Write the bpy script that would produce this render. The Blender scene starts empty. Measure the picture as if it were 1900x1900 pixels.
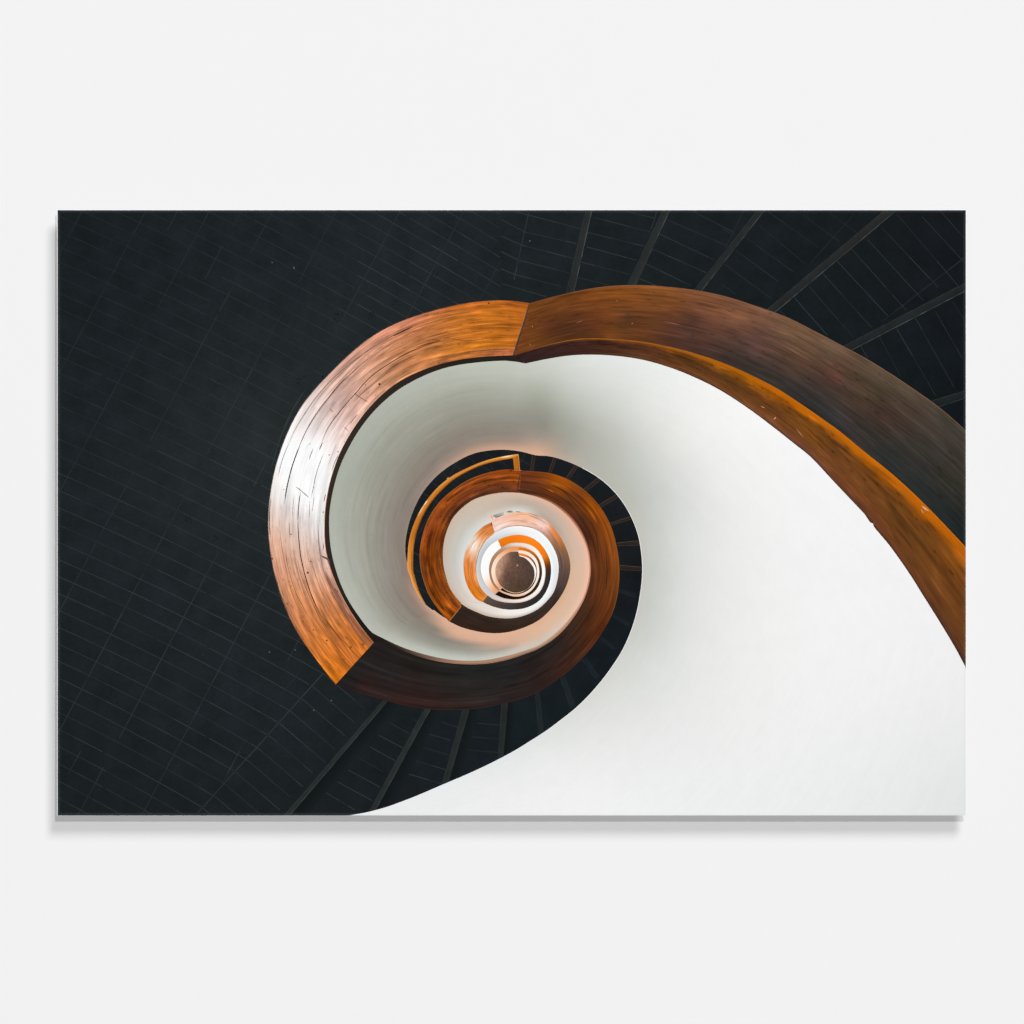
import bpy, math, random
import numpy as np

# ------------------------------------------------------------------ camera, world, lamps
S = 0.0005                      # one photo pixel = 0.5 mm: the print is 84 x 56 cm
CXP, CYP = 950.0, 950.0
PX0, PX1, PY0, PY1 = 107.0, 1792.0, 390.0, 1513.0
H = 0.020                       # front of the print stands 20 mm off the wall
sc = bpy.context.scene
COL = sc.collection

def P(x, y, d=0.0):             # photo pixel -> world point, d metres in front of the wall
    return ((x - CXP) * S, -d, (CYP - y) * S)

D = 15.0
cam_d = bpy.data.cameras.new('camera')
cam = bpy.data.objects.new('camera', cam_d)
COL.objects.link(cam)
cam.location = (0, -H - D, 0)
cam.rotation_euler = (math.radians(90), 0, 0)
cam_d.sensor_width = 36
cam_d.lens = 36 * D / (1900 * S)
cam_d.clip_start = 0.1
cam_d.clip_end = 200
sc.camera = cam

w = bpy.data.worlds.new('World')
sc.world = w
w.use_nodes = True
w.node_tree.nodes['Background'].inputs[0].default_value = (1, 1, 1, 1)
w.node_tree.nodes['Background'].inputs[1].default_value = 0.0

sc.view_settings.view_transform = 'Standard'
sc.view_settings.look = 'None'
sc.view_settings.exposure = 0
sc.view_settings.gamma = 1

LT = 1.12                       # radiance of a perfectly white matt surface facing the room
def lamp(name, direction, dist, level, radius):
    dv = np.array(direction, float); n = np.linalg.norm(dv); dv /= n
    cosw = -dv[1]
    l = bpy.data.lights.new(name, 'POINT')
    l.energy = level * 4 * math.pi ** 2 * dist ** 2 / cosw
    l.shadow_soft_size = radius
    o = bpy.data.objects.new(name, l)
    o.location = tuple(dv * dist)
    COL.objects.link(o)
    return o
lamp('front_lamp', (0, -1, 0.0), 45, LT * 0.430, 0.5)
lamp('high_right_lamp', (5, -40, 12), 45, LT * 0.232, 0.38)
lamp('big_soft_lamp', (16, -40, 37), 60, LT * 0.338, 10.0)

# ------------------------------------------------------------------ helpers
def s2l(c):
    c = np.asarray(c, float) / 255.0
    return np.where(c <= 0.04045, c / 12.92, ((c + 0.055) / 1.055) ** 2.4)
def hx(h):
    h = h.lstrip('#'); return np.array([int(h[i:i + 2], 16) for i in (0, 2, 4)], float)
def Z(x0, y0, k, pts):          # enlarged-crop coordinates -> photo pixels
    return [(x0 + a / k, y0 + b / k) for a, b in pts]
K = 1900 / 470.0
def zTL(p): return Z(500, 380, K, p)
def zT(p): return Z(930, 380, K, p)
def zTR(p): return Z(1340, 380, K, p)
def zR(p): return Z(1340, 800, K, p)
def zBL(p): return Z(500, 1050, K, p)
def zL(p): return Z(90, 1050, K, p)
def zC(p): return Z(740, 820, 1900 / 480., p)
def zC5(p): return Z(740, 820, 1900 / 240., p)
def zC7(p): return Z(740, 1020, 1900 / 240., p)
def zI(p): return Z(840, 930, 1900 / 220., p)
def zA1(p): return Z(490, 820, 1900 / 150., p)
def zA2(p): return Z(490, 950, 1900 / 200., p)

def smooth(pts, n=14):
    p = np.array(pts, float)
    if len(p) < 3: return p
    a = np.vstack([2 * p[0] - p[1], p, 2 * p[-1] - p[-2]])
    out = []
    for i in range(1, len(a) - 2):
        p0, p1, p2, p3 = a[i - 1], a[i], a[i + 1], a[i + 2]
        t0 = 0; t1 = t0 + max(np.linalg.norm(p1 - p0), 1e-6) ** .5
        t2 = t1 + max(np.linalg.norm(p2 - p1), 1e-6) ** .5; t3 = t2 + max(np.linalg.norm(p3 - p2), 1e-6) ** .5
        for t in np.linspace(t1, t2, n, endpoint=False):
            A1 = (t1 - t) / (t1 - t0) * p0 + (t - t0) / (t1 - t0) * p1
            A2 = (t2 - t) / (t2 - t1) * p1 + (t - t1) / (t2 - t1) * p2
            A3 = (t3 - t) / (t3 - t2) * p2 + (t - t2) / (t3 - t2) * p3
            B1 = (t2 - t) / (t2 - t0) * A1 + (t - t0) / (t2 - t0) * A2
            B2 = (t3 - t) / (t3 - t1) * A2 + (t - t1) / (t3 - t1) * A3
            out.append((t2 - t) / (t2 - t1) * B1 + (t - t1) / (t2 - t1) * B2)
    out.append(p[-1])
    return np.array(out)

CEN = np.array([956.0, 1061.0])
class Curve:
    """polyline around the eye of the stair, addressed by unrolled angle (degrees)"""
    def __init__(s, pts, near=None, sm=True):
        p = smooth(pts) if sm else np.array(pts, float)
        d = p - CEN
        th = np.unwrap(np.arctan2(-d[:, 1], d[:, 0])) * 180 / math.pi
        if near is not None: th += 360 * round((near - th[0]) / 360)
        if th[-1] < th[0]: p = p[::-1]; th = th[::-1]
        th = np.maximum.accumulate(th) + np.arange(len(th)) * 1e-7
        s.p, s.th = p, th
    def at(s, t, grow=0.0):
        x = np.interp(t, s.th, s.p[:, 0]); y = np.interp(t, s.th, s.p[:, 1])
        if grow:
            d = np.stack([x, y], -1) - CEN; r = np.linalg.norm(d, axis=-1, keepdims=True)
            q = CEN + d * (r + grow) / r; x, y = q[..., 0], q[..., 1]
        return x, y

def tps(samples, lam=1e-3, lo=0, hi=255):
    xy = np.array([s[:2] for s in samples], float) / 300.0
    c = np.array([hx(s[2]) for s in samples])
    n = len(xy)
    d = np.linalg.norm(xy[:, None] - xy[None], axis=-1)
    Kk = np.where(d > 0, d * 1.0, 0)                      # linear radial kernel: no overshoot
    Pm = np.hstack([np.ones((n, 1))])
    A = np.block([[-Kk + 0 * np.eye(n) - lam * np.eye(n) * -1, Pm], [Pm.T, np.zeros((1, 1))]])
    sol = np.linalg.solve(A, np.vstack([c, np.zeros((1, 3))]))
    def f(X, Y):
        q = np.stack([np.ravel(X), np.ravel(Y)], -1) / 300.0
        out = np.empty((len(q), 3))
        for i in range(0, len(q), 20000):
            dd = np.linalg.norm(q[i:i + 20000, None] - xy[None], axis=-1)
            out[i:i + 20000] = -dd @ sol[:n] + sol[n]
        return np.clip(out, lo, hi).reshape(np.shape(X) + (3,))
    return f
def grab(zf, items):            # [(x, y, hex)] in crop coordinates -> photo samples
    return [(zf([(a, b)])[0] + (c,)) for a, b, c in items]
def stations(tab, vs=None):
    th = np.array([t[0] for t in tab], float); m = len(tab[0][1])
    cols = np.array([[hx(c) for c in t[1]] for t in tab])            # T,m,3
    def f(TH, V):
        out = np.zeros(TH.shape + (3,))
        per = np.stack([[np.interp(TH, th, cols[:, k, ch]) for ch in range(3)] for k in range(m)])  # m,3,...
        pos = (np.clip(V, 0, 1) if vs is None else np.interp(V, vs, np.linspace(0, 1, m))) * (m - 1); i = np.minimum(pos.astype(int), max(m - 2, 0)); fr = pos - i
        fr = fr * fr * (3 - 2 * fr) if (m > 2 and vs is None) else fr
        for k in range(m - 1):
            msk = i == k
            for ch in range(3):
                v = per[k, ch] * (1 - fr) + per[k + 1, ch] * fr
                out[..., ch] = np.where(msk, v, out[..., ch])
        if m == 1:
            for ch in range(3): out[..., ch] = per[0, ch]
        return out
    return f

def marks(shape, du, dv, spec, r):
    M = np.ones(shape)
    nu, nv = shape
    for n, le, wd, facs, vr in spec:
        for _ in range(n):
            L_ = r.uniform(*le) / du; w_ = r.uniform(*wd) / dv
            i = r.uniform(-L_, nu); j = r.uniform(vr[0], vr[1]) * (nv - 1); f = r.choice(facs) - 1
            i0, i1 = max(0, int(i)), min(nu, int(i + L_) + 1); j0, j1 = max(0, int(j - 2.5 * w_ - 1)), min(nv, int(j + 2.5 * w_ + 2))
            if i1 <= i0 or j1 <= j0: continue
            ii = (np.arange(i0, i1) - i) / max(L_, 1); jj = np.arange(j0, j1)
            drift = r.uniform(-.8, .8) * ii
            a = np.clip(np.minimum(ii, 1 - ii) * 4, 0, 1)[:, None] * np.exp(-((jj[None] - j - drift[:, None]) / max(w_, .45)) ** 2)
            M[i0:i1, j0:j1] *= 1 + f * a
    return np.clip(M, .35, 1.6)[..., None]
mrng = random.Random(77)
class MB:
    def __init__(s): s.v = []; s.f = []; s.c = []; s.uv = []; s.n = 0
    def add(s, V, F, C, UV):
        s.v.append(V); s.c.append(C); s.uv.append(UV); s.f.append(np.asarray(F) + s.n); s.n += len(V)
    def grid(s, X, Y, C, U, Vv, d, grain=1.0):
        X = np.clip(X, PX0, PX1); Y = np.clip(Y, PY0, PY1)
        nu, nv = X.shape
        V = np.stack([(X - CXP) * S, -d + 0 * X, (CYP - Y) * S], -1).reshape(-1, 3)
        idx = np.arange(nu * nv).reshape(nu, nv)
        F = np.stack([idx[:-1, :-1], idx[1:, :-1], idx[1:, 1:], idx[:-1, 1:]], -1).reshape(-1, 4)
        a = V[F[:, 2]] - V[F[:, 0]]; b = V[F[:, 3]] - V[F[:, 1]]
        ar = np.abs(a[:, 0] * b[:, 2] - a[:, 2] * b[:, 0])
        F = F[ar > 1e-10]
        sg = (V[F[:, 2]] - V[F[:, 0]]); sb = (V[F[:, 3]] - V[F[:, 1]])
        flip = (sg[:, 0] * sb[:, 2] - sg[:, 2] * sb[:, 0]) < 0        # face the room (-Y)
        F[flip] = F[flip][:, ::-1]
        lin = s2l(C) / LT
        g = np.broadcast_to(np.asarray(grain, float), X.shape)
        CC = np.concatenate([lin, g[..., None]], -1).reshape(-1, 4)
        s.add(V, F, CC, np.stack([U, Vv], -1).reshape(-1, 2))
    def strip(s, co, ci, t0, t1, colf, d, nv=12, step=0.6, ti=None, grow=(0, 0), grain=1.0, spec=None):
        n = max(6, int(abs(t1 - t0) / step))
        to = np.linspace(t0, t1, n)
        tin = to if ti is None else np.linspace(ti[0], ti[1], n)
        xo, yo = co.at(to, grow[0]); xi, yi = ci.at(tin, grow[1])
        v = np.linspace(0, 1, nv)[None]
        X = xo[:, None] * (1 - v) + xi[:, None] * v; Y = yo[:, None] * (1 - v) + yi[:, None] * v
        TH = to[:, None] * (1 - v) + tin[:, None] * v; V = np.broadcast_to(v, X.shape)
        mid = nv // 2
        u = np.concatenate([[0], np.cumsum(np.hypot(np.diff(X[:, mid]), np.diff(Y[:, mid])))])
        wd = np.hypot(xo - xi, yo - yi)[:, None]
        C = colf(np.clip(X, PX0, PX1), np.clip(Y, PY0, PY1), TH, V)
        mw = max(float(np.median(wd)), 1)
        if spec: C = np.clip(C * (1 + (marks(X.shape, u[-1] / n, mw / nv, spec, mrng) - 1) * (1.0 if not callable(grain) else np.clip(grain(TH) - 1, 0, 1)[..., None])), 0, 255)
        if callable(grain): grain = grain(TH)
        dd = d + 1.2e-5 * np.linspace(0, 1, n)[:, None] + 0 * X
        s.grid(X, Y, C, np.broadcast_to(u[:, None], X.shape), V * mw, dd, grain)
    def line(s, pts, width, c, d, c2=None, sm=True, taper=True, rnd=0.0, rng=random, step=8.0):
        s.k = getattr(s, 'k', 0) + 1; d = d + (s.k % 6) * 4.5e-6
        p = smooth(pts, 6) if sm and len(pts) > 2 else np.array(pts, float)
        L = np.concatenate([[0], np.cumsum(np.linalg.norm(np.diff(p, axis=0), axis=1))])
        n = max(3, int(L[-1] / step)); q = np.linspace(0, L[-1], n)
        x = np.interp(q, L, p[:, 0]); y = np.interp(q, L, p[:, 1])
        keep = (x > PX0 - 12) & (x < PX1 + 12) & (y > PY0 - 12) & (y < PY1 + 12)
        x, y, q = x[keep], y[keep], q[keep]
        if len(x) < 2: return
        tx = np.gradient(x); ty = np.gradient(y); l = np.hypot(tx, ty) + 1e-9
        nx, ny = -ty / l, tx / l
        f = q / L[-1]
        w = np.full(len(x), width / 2.0)
        if taper: w = w * np.clip(np.minimum(f, 1 - f) * 6, .15, 1)
        c = hx(c) if isinstance(c, str) else c
        c2v = c if c2 is None else hx(c2)
        r = np.array([rng.random() for _ in x])
        m = (rnd * r)[:, None]
        C = c * (1 - m) + c2v * m
        X = np.stack([x - nx * w, x + nx * w], 1); Y = np.stack([y - ny * w, y + ny * w], 1)
        s.grid(X, Y, np.repeat(C[:, None], 2, 1), np.stack([q, q], 1), np.stack([0 * q, 0 * q + 1], 1), d, 0.0)
    def quad(s, q4, ca, cb, d, n=10, grain=0.6):   # a0,a1 = left edge top/bottom, b0,b1 = right edge
        a0, a1, b0, b1 = [np.array(z, float) for z in q4]
        u = np.linspace(0, 1, n)[:, None, None]; v = np.linspace(0, 1, 4)[None, :, None]
        G = (a0 * (1 - u) + a1 * u) * (1 - v) + (b0 * (1 - u) + b1 * u) * v
        C = hx(ca) * (1 - v) + hx(cb) * v + 0 * u
        L = np.linalg.norm(a1 - a0)
        s.grid(G[..., 0], G[..., 1], C, (u * L + 0 * v)[..., 0], (v * 8 + 0 * u)[..., 0], d, grain)
    def dot(s, x, y, r, c, d, ry=None):
        s.k = getattr(s, 'k', 0) + 1; d = d + (s.k % 5) * 4.5e-6
        a = np.linspace(0, 2 * math.pi, 11); rr = np.linspace(0.01, 1, 3)
        X = x + np.outer(np.cos(a), rr) * r; Y = y + np.outer(np.sin(a), rr) * (ry or r)
        C = np.broadcast_to(hx(c) if isinstance(c, str) else c, X.shape + (3,))
        s.grid(X, Y, C, X, Y, d, 0.0)
    def build(s, name, mat, parent, label=None):
        V = np.vstack(s.v); F = np.vstack(s.f); C = np.vstack(s.c); UV = np.vstack(s.uv)
        me = bpy.data.meshes.new(name)
        me.from_pydata(V.tolist(), [], F.tolist())
        ca = me.color_attributes.new('ink', 'FLOAT_COLOR', 'POINT')
        ca.data.foreach_set('color', C.astype(np.float32).ravel())
        ul = me.uv_layers.new(name='UVMap')
        li = np.empty(len(me.loops), np.int32); me.loops.foreach_get('vertex_index', li)
        ul.data.foreach_set('uv', UV[li].astype(np.float32).ravel())
        me.materials.append(mat); me.update()
        o = bpy.data.objects.new(name, me); COL.objects.link(o); o.parent = parent
        if label: o['label'] = label
        return o

# ------------------------------------------------------------------ materials
def ink(name, layers, rough=0.75):
    """matt printing ink: printed colour x procedural texture layers.
    layers: (space 'uv'|'obj', (scale u, scale v), detail, gain)"""
    m = bpy.data.materials.new(name); m.use_nodes = True
    nt = m.node_tree; N = nt.nodes; L = nt.links; N.clear()
    out = N.new('ShaderNodeOutputMaterial'); b = N.new('ShaderNodeBsdfPrincipled')
    b.inputs['Roughness'].default_value = rough; b.inputs['Specular IOR Level'].default_value = 0.0
    L.new(b.outputs[0], out.inputs[0])
    at = N.new('ShaderNodeAttribute'); at.attribute_name = 'ink'
    uv = N.new('ShaderNodeUVMap'); uv.uv_map = 'UVMap'; tc = N.new('ShaderNodeTexCoord')
    acc = None
    for sp, scl, det, gain in layers:
        mp = N.new('ShaderNodeMapping'); nz = N.new('ShaderNodeTexNoise')
        L.new(uv.outputs[0] if sp == 'uv' else tc.outputs['Object'], mp.inputs[0])
        if sp == 'uv': mp.inputs['Scale'].default_value = (scl[0], scl[1], 1)
        else: mp.inputs['Scale'].default_value = (scl[0] / S, 1 / S, scl[1] / S)
        nz.inputs['Scale'].default_value = 1; nz.inputs['Detail'].default_value = det
        L.new(mp.outputs[0], nz.inputs['Vector'])
        mr = N.new('ShaderNodeMapRange'); mr.inputs[1].default_value = .28; mr.inputs[2].default_value = .72
        mr.inputs[3].default_value = -gain; mr.inputs[4].default_value = gain
        L.new(nz.outputs[0], mr.inputs[0])
        if acc is None: acc = mr.outputs[0]
        else:
            ad = N.new('ShaderNodeMath'); ad.operation = 'ADD'; L.new(acc, ad.inputs[0]); L.new(mr.outputs[0], ad.inputs[1]); acc = ad.outputs[0]
    mu = N.new('ShaderNodeMath'); mu.operation = 'MULTIPLY_ADD'
    L.new(acc, mu.inputs[0]); L.new(at.outputs['Alpha'], mu.inputs[1]); mu.inputs[2].default_value = 1.0
    vm = N.new('ShaderNodeVectorMath'); vm.operation = 'SCALE'
    L.new(at.outputs['Color'], vm.inputs[0]); L.new(mu.outputs[0], vm.inputs['Scale'])
    # pale bevel round the very edge of the sheet
    sep = N.new('ShaderNodeSeparateXYZ'); L.new(tc.outputs['Object'], sep.inputs[0])
    def edge(sock, c, half):
        a = N.new('ShaderNodeMath'); a.operation = 'SUBTRACT'; L.new(sock, a.inputs[0]); a.inputs[1].default_value = c
        q = N.new('ShaderNodeMath'); q.operation = 'ABSOLUTE'; L.new(a.outputs[0], q.inputs[0])
        r = N.new('ShaderNodeMapRange'); L.new(q.outputs[0], r.inputs[0])
        r.inputs[1].default_value = half - 5.5 * S; r.inputs[2].default_value = half - 2.5 * S
        return r.outputs[0]
    e1 = edge(sep.outputs['X'], ((PX0 + PX1) / 2 - CXP) * S, (PX1 - PX0) / 2 * S)
    e2 = edge(sep.outputs['Z'], (CYP - (PY0 + PY1) / 2) * S, (PY1 - PY0) / 2 * S)
    mx = N.new('ShaderNodeMath'); mx.operation = 'MAXIMUM'; L.new(e1, mx.inputs[0]); L.new(e2, mx.inputs[1])
    m2 = N.new('ShaderNodeMath'); m2.operation = 'MULTIPLY'; L.new(mx.outputs[0], m2.inputs[0]); m2.inputs[1].default_value = 0.055
    mixc = N.new('ShaderNodeMix'); mixc.data_type = 'RGBA'
    L.new(m2.outputs[0], mixc.inputs[0]); L.new(vm.outputs[0], mixc.inputs[6]); mixc.inputs[7].default_value = (.30, .30, .30, 1)
    L.new(mixc.outputs[2], b.inputs['Base Color'])
    return m

def plain(name, col, rough=0.8, noise=0.0, scale=300):
    m = bpy.data.materials.new(name); m.use_nodes = True
    nt = m.node_tree; N = nt.nodes; L = nt.links
    b = N['Principled BSDF']; b.inputs['Roughness'].default_value = rough; b.inputs['Specular IOR Level'].default_value = 0.0
    tc = N.new('ShaderNodeTexCoord'); nz = N.new('ShaderNodeTexNoise'); nz.inputs['Scale'].default_value = scale
    L.new(tc.outputs['Object'], nz.inputs['Vector'])
    mr = N.new('ShaderNodeMapRange'); mr.inputs[3].default_value = 1 - noise; mr.inputs[4].default_value = 1 + noise
    L.new(nz.outputs[0], mr.inputs[0])
    vm = N.new('ShaderNodeVectorMath'); vm.operation = 'SCALE'; vm.inputs[0].default_value = col
    L.new(mr.outputs[0], vm.inputs['Scale']); L.new(vm.outputs[0], b.inputs['Base Color'])
    return m

M_WOOD = ink('printed_wood', [('uv', (1/70., 1/1.6), 2, .16), ('uv', (1/28., 1/4.5), 3, .13), ('uv', (1/35., 1/14.), 2, .12), ('obj', (1/1.5, 1/1.5), 1, .05)])
M_DARKWOOD = ink('printed_dark_wood', [('uv', (1/90., 1/3.), 3, .12), ('uv', (1/45., 1/14.), 3, .16), ('obj', (1/1.6, 1/1.6), 1, .05)])
M_PLASTER = ink('printed_plaster', [('uv', (1/120., 1/9.), 3, .011), ('obj', (1/1.8, 1/1.8), 1, .012), ('obj', (1/25., 1/25.), 2, .010)])
M_TILE = ink('printed_dark_tiles', [('obj', (1/2.2, 1/2.2), 2, .10), ('obj', (1/45., 1/45.), 4, .16), ('obj', (1/9., 1/9.), 3, .07)])
M_METAL = ink('printed_disc', [('obj', (1/5., 1/5.), 3, .22), ('obj', (1/2., 1/2.), 1, .06)])
M_EDGE = plain('white_panel_edge', (.89, .89, .89))
M_CORE = plain('dark_panel_core', (.06, .06, .06), .6)
M_MOUNT = plain('aluminium_mount', (.12, .12, .125), .5)
M_WALL = plain('white_painted_wall', (.805, .805, .805), .9, .004, 40)

# ------------------------------------------------------------------ wall
def box(name, x0, x1, y0, y1, d0, d1, mat, parent=None, bev=0.0):
    a = P(x0, y1, d1); b = P(x1, y0, d0)
    xs = (a[0], b[0]); ys = (a[1], b[1]); zs = (a[2], b[2])
    V = [(x, y, z) for x in xs for y in ys for z in zs]
    F = [(0, 1, 3, 2), (4, 6, 7, 5), (0, 4, 5, 1), (2, 3, 7, 6), (0, 2, 6, 4), (1, 5, 7, 3)]
    me = bpy.data.meshes.new(name); me.from_pydata(V, [], F); me.materials.append(mat); me.update()
    o = bpy.data.objects.new(name, me); COL.objects.link(o)
    if parent: o.parent = parent
    return o
wl = box('wall', -9000, 11000, -6000, 8000, -0.1, 0.0, M_WALL)
wl['kind'] = 'structure'

root = bpy.data.objects.new('wall_print', None); COL.objects.link(root)
root['label'] = 'wide photographic print of a spiral staircase seen from above, hung on a plain white wall'
root['category'] = 'wall print'
bp = box('backing_panel', PX0 - 1.0, PX1 + .8, PY0 - 1.1, PY1, H - 0.0025, H - 0.0004, M_CORE, root)
bp.data.materials.append(M_EDGE)
for p_ in bp.data.polygons:
    if p_.normal.y < -.5: p_.material_index = 1
def mount():
    import bmesh
    bm = bmesh.new()
    def bb(x0, x1, y0, y1):
        a = P(x0, y1, H - 0.0026); b = P(x1, y0, 0.0)
        vs = [bm.verts.new((x, y, z)) for x in (a[0], b[0]) for y in (a[1], b[1]) for z in (a[2], b[2])]
        for f in ((0, 1, 3, 2), (4, 6, 7, 5), (0, 4, 5, 1), (2, 3, 7, 6), (0, 2, 6, 4), (1, 5, 7, 3)): bm.faces.new([vs[i] for i in f])
    bb(260, 1640, 520, 560); bb(260, 1640, 1343, 1383); bb(260, 300, 561, 1342); bb(1600, 1640, 561, 1342)
    bmesh.ops.recalc_face_normals(bm, faces=bm.faces)
    me = bpy.data.meshes.new('mounting_frame'); bm.to_mesh(me); bm.free(); me.materials.append(M_MOUNT)
    o = bpy.data.objects.new('mounting_frame', me); COL.objects.link(o); o.parent = root
mount()
LAY = lambda k: H + 0.00003 * (k if k < 3 else k + 2)

# ------------------------------------------------------------------ curves of the stair (photo pixels)
O_B = Curve([(1900, 905), (1850, 852), (1791.7, 798), (1748, 759.7), (1711, 732.5), (1661.6, 699), (1612, 668), (1562.6, 641), (1513, 615), (1463.7, 590), (1421.6, 574), (1400, 566.8), (1350.5, 551), (1301, 540), (1251.6, 533.4), (1202, 529.4), (1152.6, 529.4), (1103, 534), (1053.7, 543.7), (1016.6, 553), (982.5, 562.6)], 10)
T_B = Curve([(1870, 1105), (1791.7, 1015), (1735.8, 955.8), (1698.7, 918.7), (1649, 874), (1599.7, 834.6), (1557.7, 800), (1538, 785.7), (1488.4, 751), (1439, 719), (1389.5, 694), (1340, 673), (1301, 659.5), (1251.6, 646), (1202, 636), (1152.6, 630.3), (1103, 627.9), (1066, 629.8), (1029, 636.8), (991.8, 647), (953.5, 659.5)], 0)
I_B = Curve([(1850, 1345), (1791.7, 1238), (1773, 1203), (1748, 1161), (1711, 1101.8), (1686, 1062), (1649, 1010), (1620.5, 975), (1620, 970.5), (1616, 970), (1602, 951), (1587.4, 936), (1550, 896.5), (1500.8, 844.5), (1476, 825), (1439, 795.6), (1389.5, 758.5), (1338, 725), (1288.7, 700), (1239, 680.5), (1189.7, 667), (1140, 660), (1090.8, 658), (1053.7, 660), (1016.6, 665.7), (974.5, 674.4)], -20)
O_A = Curve([(982.5, 562.6), (970, 560), (933, 557), (896, 558.6), (846, 566), (797, 578), (747, 594.7), (710, 611), (673, 636), (636, 668), (604, 701.6), (574, 732.5), (549.5, 768), (532, 805.5), (517, 845), (507, 881), (500, 926), (497, 960), (498, 998), (503, 1034), (512, 1078), (526, 1120), (547, 1166), (571, 1202), (594, 1233), (623, 1270)], 87)
T_A = Curve([(951.5, 659.6), (920.5, 660.7), (871, 664.5), (821.6, 674), (784.5, 686.7), (747, 704), (710, 731), (673, 771), (648, 808), (628.6, 845), (614, 888), (605.5, 928), (602.5, 960), (602.5, 1005), (606, 1030), (614, 1058), (628, 1093), (648.4, 1131.6), (668, 1161), (693.4, 1192.2)], 90)
I_A = Curve([(974.5, 674.4), (960, 671.5), (945, 669.8), (933, 669.3), (896, 671.4), (846, 678), (809, 688), (772, 704), (735, 726), (698, 758.5), (668, 795.6), (646, 832.7), (630, 868), (618, 910), (611.5, 950), (611, 985), (614, 1018), (621, 1050), (633.6, 1087), (648.4, 1117), (668, 1146.5), (684, 1167), (691.5, 1174.5)], 87)
O_C = Curve([(623, 1270), (648, 1281), (698, 1295), (747, 1308.5), (797, 1316), (846, 1317.5), (896, 1313.4), (933, 1306), (980, 1292.5), (1018, 1272), (1056, 1244.5), (1093.7, 1206.6), (1119, 1171), (1139, 1130.8), (1148, 1090), (1149.3, 1052.4), (1144, 1012), (1131.6, 971.6), (1111.4, 937.5), (1085, 910), (1053, 889), (1020.5, 878), (987.6, 874.3), (966, 873)], 212)
T_C = Curve([(693.4, 1192.2), (702, 1187), (712, 1189.5), (747, 1207.5), (797, 1224), (846, 1231.5), (896, 1231.8), (933, 1226), (970, 1215), (1001, 1202.5), (1032, 1182), (1060, 1152), (1084, 1112), (1095, 1074), (1096, 1047), (1092, 1018), (1081, 989), (1061, 959.5), (1033, 935), (1002, 920.5), (965, 914.5)], 206)
I_C = Curve([(691.5, 1174.5), (705, 1181.5), (747, 1201), (797, 1216.5), (846, 1225), (896, 1225), (933, 1218.5), (970, 1208), (1000, 1196.5), (1028, 1176.5), (1055.8, 1148.4), (1081, 1110.5), (1092, 1072.6), (1093.2, 1047), (1089.5, 1020), (1078, 991.8), (1058, 962.5), (1030.5, 938), (1000, 923), (965, 914.5)], 206)
O_D = Curve([(966, 873), (942, 871), (917, 874.3), (891.6, 881), (866, 892), (841, 908.4), (815.8, 931), (799.4, 954), (788, 979), (780.4, 1009.5), (778.5, 1034.7), (781, 1058), (786.7, 1080.6), (795.6, 1103.4), (808, 1123.6), (821, 1140), (832.8, 1152.6)], 447)
I_D = Curve([(965, 914.5), (945, 913.5), (929.5, 914), (904, 918.5), (879, 927), (860, 940), (841, 960), (831, 980), (823.4, 1007), (821.8, 1034.7), (824, 1056), (833.5, 1088), (843.6, 1104.6), (857, 1121)], 447)
S_C = Curve([(600, 1522), (643.5, 1513.8), (685.5, 1506), (735, 1491.5), (784.5, 1471.7), (821.6, 1455.7), (871, 1434.6), (920.5, 1411), (957.6, 1391), (985, 1374), (1010, 1358), (1040, 1336), (1072, 1310), (1104, 1277), (1131.6, 1242), (1157, 1201.5), (1177, 1151), (1187, 1105.5), (1191.5, 1060), (1189.7, 1027), (1183.4, 991.8), (1169.5, 956.4), (1149, 923.6), (1119, 893), (1081, 869), (1043, 853), (1018, 846.5), (995, 844.8), (967.4, 838), (942, 834.7), (916.9, 835), (879, 841.5), (841, 860.4), (810.7, 883), (783, 916), (762.7, 959), (752.8, 1002), (752.6, 1029.7), (757, 1050), (762, 1075), (773, 1100), (788, 1120), (803, 1132.4), (818, 1143.8), (832.8, 1152.6)], 232)
O_E = Curve([(832.8, 1152.6), (853.7, 1162.7), (879, 1170), (904, 1174), (929.5, 1174.4), (954.7, 1170), (980, 1161), (1002, 1149), (1025, 1127), (1043.8, 1101), (1054, 1078), (1058.3, 1055), (1056.5, 1036.5), (1050.7, 1018), (1041.5, 999.5), (1031, 984.4), (1018.3, 970.5), (1005.6, 961), (990.5, 954), (973, 950.3), (955.8, 950.5), (938.4, 954.5), (921, 961), (911, 966)], 576 - 360)
I_E = Curve([(857, 1121), (866, 1127), (885, 1136), (904, 1143), (929.5, 1147), (950, 1147), (973, 1142), (996, 1131.5), (1013.7, 1116.4), (1027.6, 1098), (1034.5, 1074.7), (1036.6, 1051.6), (1033.4, 1032), (1027.6, 1018), (1018.3, 1003), (1005.6, 990), (990.5, 981), (973, 977), (955.8, 976.3), (938.4, 978.6), (918.7, 988)], 570 - 360)
O_F = Curve([(910.6, 969.4), (898, 976), (886.3, 985.6), (874.7, 999.5), (865.5, 1017), (860.8, 1034), (860, 1051.6), (862, 1069), (867.8, 1088.6), (877, 1103.7), (886.3, 1113), (895.6, 1117)], 115)
I_F = Curve([(917.6, 989), (903.7, 999.5), (894.4, 1012), (887.5, 1027), (884, 1043.5), (884, 1059.7), (886.3, 1076), (893.3, 1092), (904.8, 1104.8)], 115)
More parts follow.
